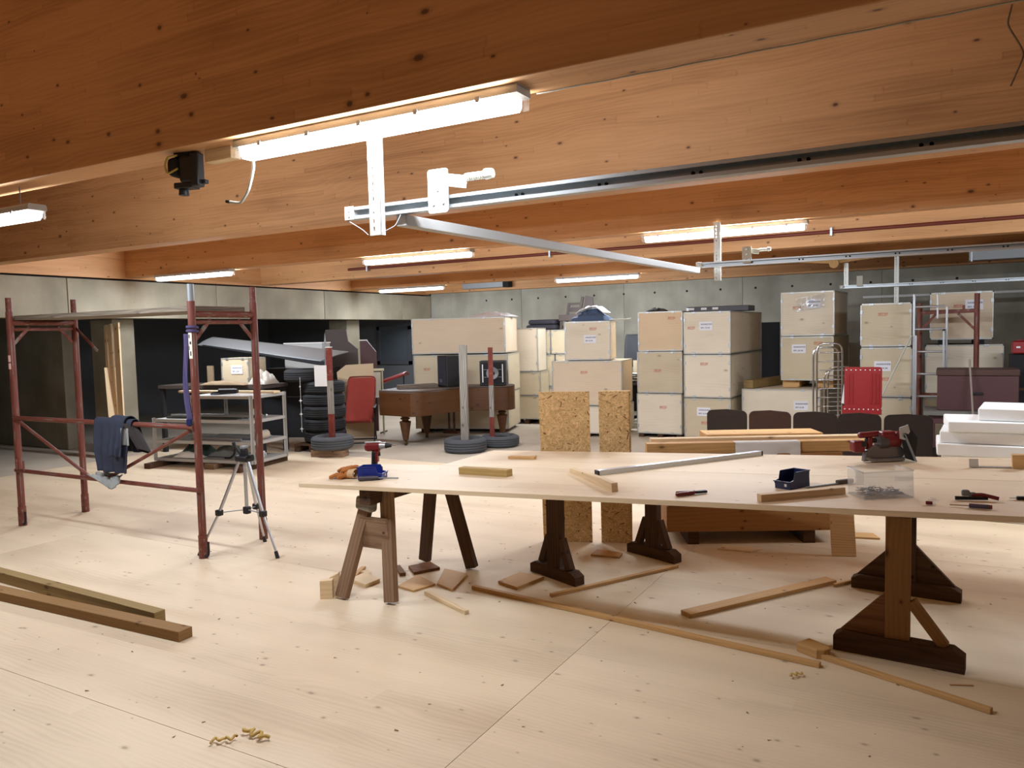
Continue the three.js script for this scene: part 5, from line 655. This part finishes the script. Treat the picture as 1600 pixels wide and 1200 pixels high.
{
  const stick = (label, x0, z0, x1, z1, w, h, m) => { const t = thing('floor_batten', label, 'batten', [(x0 + x1) / 2, 0, (z0 + z1) / 2], Math.atan2(-(z1 - z0), x1 - x0)); part(t, 'batten', bx(Math.hypot(x1 - x0, z1 - z0), h, w, 0, h / 2 + 0.0005, 0, 0.003), m); return t; };
  stick('long thin batten lying on the floor in front of the trestles', -2.74, -4.28, -0.53, -4.01, 0.035, 0.025, M.pineWarm); stick('thin batten running from the sturdy trestle foot across the open floor', -0.55, -4.13, 0.19, -3.845, 0.03, 0.025, M.pineWarm); stick('wide rough board lying aslant under the plywood sheets', -1.33, -4.4, -0.65, -5.42, 0.09, 0.025, M.pineWarm); stick('thin batten running between the two trestles on the floor', -2.2, -4.36, -1.66, -5.3, 0.035, 0.02, M.pineWarm); stick('thin short batten tucked against the broad trestle foot', -0.62, -5.32, -0.5, -5.5, 0.02, 0.02, M.pineWarm); stick('short pale stick lying before the sawhorse scraps', -2.96, -4.05, -2.52, -3.86, 0.03, 0.025, M.pine); stick('little stick lying beyond the sturdy trestle foot', 0.03, -4.07, 0.13, -4.11, 0.008, 0.006, M.pineWarm);
  stick('greenish squared timber lying on the floor with its end set back', -6.6, -2.99, -4.12, -2.93, 0.075, 0.075, M.pineTreated); stick('brownish squared timber lying in front of the greenish one', -6.6, -2.72, -3.76, -2.83, 0.095, 0.06, std({ map: T.pine, color: 0xa08a68 }));
  const bk = thing('wood_block', 'pale angle cut block standing beside the sawhorse leg', 'block', [-3.5, 0, -3.72], 0.5); part(bk, 'block', [plate([[-0.05, 0], [0.03, 0], [0.03, 0.125], [-0.05, 0.12]], 0.05).translate(0, 0, -0.025), plate([[0.0, 0], [0.06, 0.0], [0.06, 0.155], [0.0, 0.125]], 0.05).translate(0.0, 0, -0.075)], M.pine);
  const sl = ['flat dark scrap board by the far sawhorse leg', 'large thin scrap panel under the sawhorse', 'square scrap panel leaning on its neighbour by the sawhorse', 'small thick scrap board between the sawhorse legs', 'scrap board beside the slim trestle foot', 'flat scrap board between the chipboard panels and the slim trestle', 'thin scrap board under the brown packet', 'thin flat scrap board on the floor past the leaning board', 'short dark offcut on the floor between the sawhorse legs', 'small triangular scrap beside the sawhorse leg', 'thin stick leaning by the near sawhorse leg'];
  const P = [[[-3.41, -4.46], [-3.28, -4.35], [-3.18, -4.53], [-3.33, -4.62]], [[-3.22, -4.08], [-3.06, -4.05], [-3.01, -4.23], [-3.24, -4.34]], [[-3.0, -4.23], [-2.83, -4.17], [-2.92, -4.5], [-3.14, -4.53]], [[-3.59, -4.03], [-3.41, -3.98], [-3.4, -4.12], [-3.6, -4.2]], [[-2.64, -4.44], [-2.46, -4.38], [-2.4, -4.66], [-2.6, -4.68]], [[-2.33, -5.3], [-2.11, -5.33], [-2.13, -5.44], [-2.34, -5.45]], [[-1.52, -5.86], [-1.27, -5.88], [-1.2, -6.0], [-1.5, -6.0]], [[-0.62, -6.62], [-0.44, -6.66], [-0.5, -6.8], [-0.66, -6.76]], [[-3.5, -4.42], [-3.47, -4.44], [-3.32, -4.31], [-3.35, -4.28]], [[-3.65, -4.21], [-3.55, -4.19], [-3.62, -4.27]], [[-3.64, -4.09], [-3.61, -4.1], [-3.7, -4.33], [-3.73, -4.31]]];
  P.forEach((q, i) => { const cx = q.reduce((a, b) => a + b[0], 0) / q.length, cz = q.reduce((a, b) => a + b[1], 0) / q.length, t = thing('wood_scrap', sl[i], 'scrap', [cx, 0, cz], 0, 'wood scraps on the floor'); part(t, 'board', uvm(rot(plate(q.map(([x, z]) => [x - cx, -(z - cz)]), [0.02, 0.012, 0.016, 0.024, 0.02, 0.014, 0.012, 0.014, 0.024, 0.02, 0.016][i], [], 0.0015), -Math.PI / 2, 0, 0).translate(0, 0.0005, 0)), [0, 8].includes(i) ? M.oldWarm : i % 3 ? M.pineWarm : M.pine); });
  const cut = thing('round_offcut', 'pale round nosed block lying at the sturdy trestle foot', 'offcut', [-0.58, 0, -4.17], -0.5); part(cut, 'block', rot(plate([[-0.07, -0.05], [0.05, -0.05], [0.075, -0.02], [0.08, 0.02], [0.05, 0.05], [-0.07, 0.05]], 0.05, [], 0.003), -Math.PI / 2, 0, 0), M.pineWarm);
  const curl = (label, x, z, s) => { const t = thing('wood_shaving', label, 'shaving', [x, 0, z], rr(0, 6)); const pts = []; for (let i = 0; i < 14; i++) pts.push(V((i - 7) * 0.008 * s, 0.012 + 0.01 * s * Math.abs(Math.sin(i * 0.9)), 0.014 * s * Math.cos(i * 1.3))); part(t, 'curl', tube(pts, 0.006 * s, 30, 5), std({ color: 0xc9a860, roughness: 0.9 })); };
  curl('small yellow wood shaving lying flat on the open floor', -2.64, -2.15, 1.0); curl('curled yellow wood shaving standing up on the open floor', -2.56, -2.24, 1.3); curl('dusty clump of shavings before the long thin batten', -0.62, -3.84, 0.8);
  const g = []; for (let i = 0; i < 170; i++) { const z = rr(-6.8, -1.5), x = rr(-8 + 0 * z, 0.6) * (0.4 + 0.6 * -z / 6.8), s = rr(0.003, 0.011); g.push(rot(new THREE.TetrahedronGeometry(s, 0).scale(1.6, 0.4, 0.8), 0, rr(0, 6), 0).translate(x, s * 0.15, z)); }
  const ch = thing('wood_chips', 'tiny wood chips scattered over the timber floor', 'chips'); ch.userData.kind = 'stuff'; part(ch, 'chip', g, std({ color: 0x8d6c4a, roughness: 0.9 })).userData.kind = 'stuff';
  // planks leaning on the pillar
  const pl = [['tall narrow pine plank leaning outermost on the concrete pillar', -11.08, 1.96, -10.7, 0.06], ['tall pine plank leaning second on the concrete pillar', -10.98, 1.97, -10.58, 0.09], ['broad tall pine plank leaning on the concrete pillar', -10.82, 1.98, -10.44, 0.13], ['shorter broad plank leaning in front of the tall planks', -10.93, 1.32, -10.5, 0.15]];
  pl.forEach(([l, xt, y, xb, w], i) => { const t = thing('leaning_plank', l, 'plank', [0, 0, 0]); part(t, 'plank', bar(V(xb, 0.012, -6.98 + 0.05 * (i === 3)), V(xt, y, -7.235 + 0.07 * (i === 3)), 0.024, w, 0.002).clone(), M.pine); });
}
// ---------------------------------------------------------------- seats, foam, and the cluster at the far side
{
  const lab = ['dark brown auditorium seat at the end beside the labelled floor crate', 'reddish brown auditorium seat second in the row', 'dark brown auditorium seat in the middle of the row', 'dark brown auditorium seat in front of the red ribbed shell', 'dark brown auditorium seat at the end beside the white foam boards'];
  [[-2.39, 0.46], [-1.92, 0.46], [-1.45, 0.46], [-1.0, 0.43], [-0.56, 0.46]].forEach(([x, w], i) => {
    const t = thing('auditorium_seat', lab[i], 'seat', [x + w / 2, 0, -8.8], 0, 'row of auditorium seats'), m = i === 1 ? M.seatWoodWarm : M.seatWood, pts = [], hw = w / 2 - 0.006;
    pts.push([-hw, 0.3], [hw, 0.3], [hw, 0.7]); for (let k = 0; k <= 6; k++) { const a = k / 6 * Math.PI / 2; pts.push([hw - 0.06 + 0.06 * Math.cos(a), 0.71 + 0.06 * Math.sin(a)]); } pts.push([0, 0.782]); for (let k = 6; k >= 0; k--) { const a = k / 6 * Math.PI / 2; pts.push([-hw + 0.06 - 0.06 * Math.cos(a), 0.71 + 0.06 * Math.sin(a)]); }
    part(t, 'backrest', plate(pts, 0.02, [], 0.003), m); part(t, 'folded_seat', rot(bx(w - 0.07, 0.4, 0.03, 0, 0, 0, 0.01), -0.15).translate(0, 0.5, -0.08), M.seatWood);
    for (const s of [-1, 1]) { part(t, 'side_stand', bx(0.03, 0.52, 0.05, s * (hw - 0.02), 0.26, -0.04, 0.004), M.black); part(t, 'foot', bx(0.04, 0.03, 0.3, s * (hw - 0.02), 0.015, -0.04, 0.006), M.black); }
    if (i === 4) part(t, 'arm_rest', plate([[0, 0], [0.03, 0.0], [0.06, -0.18], [0.0, -0.2]], 0.05).translate(hw, 0.45, -0.05), m);
  });
  const fl = [['lowest white foam board of the pile beside the seats', -0.04, 1.5, 0, 0.2, 0], ['second white foam board of the pile on the floor', -0.06, 1.5, 0.2, 0.4, 0.02], ['third white foam board up in the pile beside the seats', -0.02, 1.5, 0.4, 0.55, -0.03], ['fourth white foam board jutting towards the seats', -0.07, 1.5, 0.55, 0.655, 0.02], ['fifth white foam board with a chipped edge', -0.03, 1.5, 0.655, 0.76, -0.05], ['short white foam board second from the top', 0.0, 1.2, 0.76, 0.855, 0.06], ['thick white foam board topmost and set back on the pile', 0.27, 1.5, 0.857, 0.965, -0.1]];
  fl.forEach(([l, x0, x1, y0, y1, a]) => { const t = thing('foam_board', l, 'foam board', [(x0 + x1) / 2, y0, -7.95], a, 'pile of white foam boards'); part(t, 'board', bx(x1 - x0, y1 - y0 - 0.002, 0.62, 0, (y1 - y0) / 2, 0, 0.012), M.foam); });
  // chrome carts
  const cart = (label, x, z, dy) => { const t = thing('chrome_cart', label, 'cart', [x, 0, z], 0.5); const hoop = (w, y, zz) => tube([V(-w, 0.08, zz), V(-w, y - 0.12, zz), V(-w + 0.03, y - 0.02, zz), V(-w + 0.09, y, zz), V(w - 0.09, y, zz), V(w - 0.03, y - 0.02, zz), V(w, y - 0.12, zz), V(w, 0.08, zz)], 0.013, 70, 8, 0.2); part(t, 'hoop_frame', hoop(0.16, 1.45 + dy, 0), M.chrome); part(t, 'rear_hoop', hoop(0.16, 1.4 + dy, -0.12), M.chrome); for (let i = 0; i < 10; i++) part(t, 'rung', rod(V(-0.16, 0.3 + i * 0.115 + dy, 0), V(0.16, 0.3 + i * 0.115 + dy, 0), 0.008), M.chrome); part(t, 'deck', [rod(V(-0.16, 0.1, 0), V(-0.16, 0.1, 0.32), 0.011), rod(V(0.16, 0.1, 0), V(0.16, 0.1, 0.32), 0.011), rod(V(-0.16, 0.1, 0.32), V(0.16, 0.1, 0.32), 0.011)], M.chrome); for (const [a, b] of [[-0.16, 0], [0.16, 0], [-0.16, 0.3], [0.16, 0.3]]) part(t, 'wheel', rod(V(a - 0.012, 0.04, b), V(a + 0.012, 0.04, b), 0.04, 0.04, 16), M.black); };
  cart('taller chrome tube trolley with many rungs behind the seats', -1.3, -10.6, 0.02); cart('lower chrome tube trolley nested behind the taller one', -1.22, -11.02, -0.3);
  const rs = thing('red_shell', 'red ribbed plastic seat shell with rows of pale rivets', 'seat shell', [-0.84, 0, -9.8], 0.03); part(rs, 'panel', [plate(roundRect(0.4, 0.48, 0.03, 0, 0.97), 0.02, [], 0.004), plate([[-0.22, 0.66], [0.2, 0.66], [0.19, 0.76], [-0.22, 0.755]], 0.03, [], 0.004).translate(0, 0, 0.005)], M.red); for (const x of [-0.15, -0.11, 0.09, 0.13, 0.165]) part(rs, 'rib', bx(0.018, 0.36, 0.014, x, 0.96, 0.022, 0.006), M.red); for (let i = 0; i < 8; i++) { part(rs, 'rivet', new THREE.SphereGeometry(0.008, 8, 6).translate(-0.175 + i * 0.05, 1.175, 0.021), M.white); part(rs, 'rivet', new THREE.SphereGeometry(0.008, 8, 6).translate(-0.19 + i * 0.05, 0.72, 0.036), M.white); } for (const s of [-1, 1]) part(rs, 'leg', [bar(V(s * 0.15, 0.7, 0), V(s * 0.17, 0, 0.1), 0.03, 0.03), bar(V(s * 0.15, 0.7, 0), V(s * 0.17, 0, -0.2), 0.03, 0.03)], M.black); part(rs, 'seat_pan', bx(0.38, 0.03, 0.3, 0, 0.68, -0.14, 0.01), M.red); part(rs, 'pale_side', bar(V(-0.215, 0.78, -0.01), V(-0.19, 1.0, -0.01), 0.012, 0.03), M.white);
  const ld = thing('ladder', 'aluminium extension ladder standing before the crates', 'ladder', [0, 0, -10.86]); part(ld, 'stile', [bx(0.026, 2.06, 0.05, -0.355, 1.03, 0, 0.004)], M.alu); part(ld, 'stile', bx(0.024, 1.75, 0.05, 0.0, 1.02, 0, 0.004), M.alu); part(ld, 'stile', bx(0.024, 1.55, 0.05, -0.33, 0.775, 0.06, 0.004), M.alu); part(ld, 'stile', bx(0.024, 1.6, 0.05, -0.03, 0.8, 0.06, 0.004), M.alu); part(ld, 'stile', bx(0.02, 0.3, 0.04, -0.1, 1.9, -0.02, 0.004), M.alu); for (let i = 0; i < 7; i++) part(ld, 'rung', rod(V(-0.35, 0.24 + i * 0.277, 0), V(i < 6 ? 0.0 : -0.02, 0.24 + i * 0.277, 0), 0.014), M.alu); part(ld, 'hook', bx(0.03, 0.05, 0.04, -0.03, 1.6, 0.06, 0.004), M.black);
  part(thing('pale_rod', 'thin pale rod leaning against the aluminium ladder', 'rod', [0, 0, 0]), 'shaft', rod(V(-1.03, 0.01, -10.15), V(-0.38, 1.55, -10.78), 0.011), M.whitePaint);
  const fr = thing('tube_frame', 'rusty red scaffold end frame standing before the labelled crate', 'frame', [0, 0, -11.08]); for (const x of [-0.3, 0.32]) part(fr, 'post', rod(V(x, 0, 0), V(x, x < 0 ? 1.95 : 2.05, 0), 0.03, 0.03, 12), M.rust); part(fr, 'transom', bar(V(-0.3, 1.83, 0), V(0.32, 1.84, 0), 0.05, 0.04), M.rust); part(fr, 'transom', rod(V(-0.3, 0.8, 0), V(0.32, 0.8, 0), 0.02), M.rust); part(fr, 'gusset', bar(V(0.31, 1.6, 0), V(0.12, 1.81, 0), 0.03, 0.014), M.rust); part(fr, 'gusset', bar(V(-0.29, 1.6, 0), V(-0.12, 1.81, 0), 0.03, 0.014), M.rust); part(fr, 'lug', bx(0.03, 0.06, 0.03, 0.18, 1.88, 0, 0.004), M.rust);
  const ct = thing('low_table', 'dark maroon low table carrying the trunk', 'table', [0.3, 0, -10.42]); part(ct, 'table_top', bx(1.05, 0.05, 0.62, 0, 0.66, 0, 0.006), std({ color: 0x6a6660 })); part(ct, 'apron', bx(0.95, 0.1, 0.5, 0, 0.585, 0, 0.004), M.maroon); for (const [a, b] of [[-0.44, -0.22], [0.44, -0.22], [-0.44, 0.22], [0.44, 0.22]]) part(ct, 'leg', bx(0.06, 0.54, 0.06, a, 0.27, b, 0.004), M.maroon);
  const tk = thing('trunk', 'dark maroon trunk with a dusty lid on the low table', 'trunk', [0.31, 0.686, -10.45]); part(tk, 'body', bx(0.8, 0.4, 0.42, 0, 0.2, 0, 0.008), M.maroon); part(tk, 'lid', bx(0.82, 0.075, 0.44, 0, 0.4385, 0, 0.012), std({ map: T.grey, color: 0x8a6660, roughness: 0.8 })); part(tk, 'handle', bx(0.12, 0.03, 0.02, 0, 0.2, 0.215, 0.006), M.black);
  part(thing('thin_pole', 'thin bent pale pole leaning on the front of the trunk', 'pole', [0, 0, 0]), 'shaft', tube([V(0.3, 0.012, -9.84), V(0.265, 0.7, -10.06), V(0.23, 1.28, -10.2)], 0.011, 20, 8), std({ color: 0x8d7f74 }));
  const jc = thing('jerry_can', 'red metal box behind the trunk on the dark cabinet', 'can', [0.76, 1.31, -11.0]); part(jc, 'body', bx(0.16, 0.15, 0.2, 0, 0.075, 0, 0.02), M.red); part(jc, 'handle', bx(0.08, 0.02, 0.03, 0, 0.16, 0, 0.006), M.redTool); part(jc, 'mark', bx(0.04, 0.02, 0.002, -0.02, 0.08, 0.1), M.white);
  const cb = thing('dark_cabinet', 'low dark cabinet in the gap behind the trunk', 'cabinet', [0.86, 0, -11.05]); part(cb, 'body', bx(0.38, 1.3, 0.5, 0, 0.65, 0, 0.008), M.blackMatt); part(cb, 'shelf_edge', bx(0.36, 0.03, 0.01, 0, 0.9, 0.253), M.oldDark);
  const wr = thing('wardrobe', 'tall brown wardrobe at the end of the crate row', 'wardrobe', [1.27, 0, -11.0]); part(wr, 'body', bx(0.4, 1.95, 0.6, 0, 0.975, 0, 0.01), M.brownPaint); part(wr, 'door', bx(0.38, 1.85, 0.02, 0, 0.98, 0.31, 0.004), M.darkWood);
}

renderer.render(scene, camera);
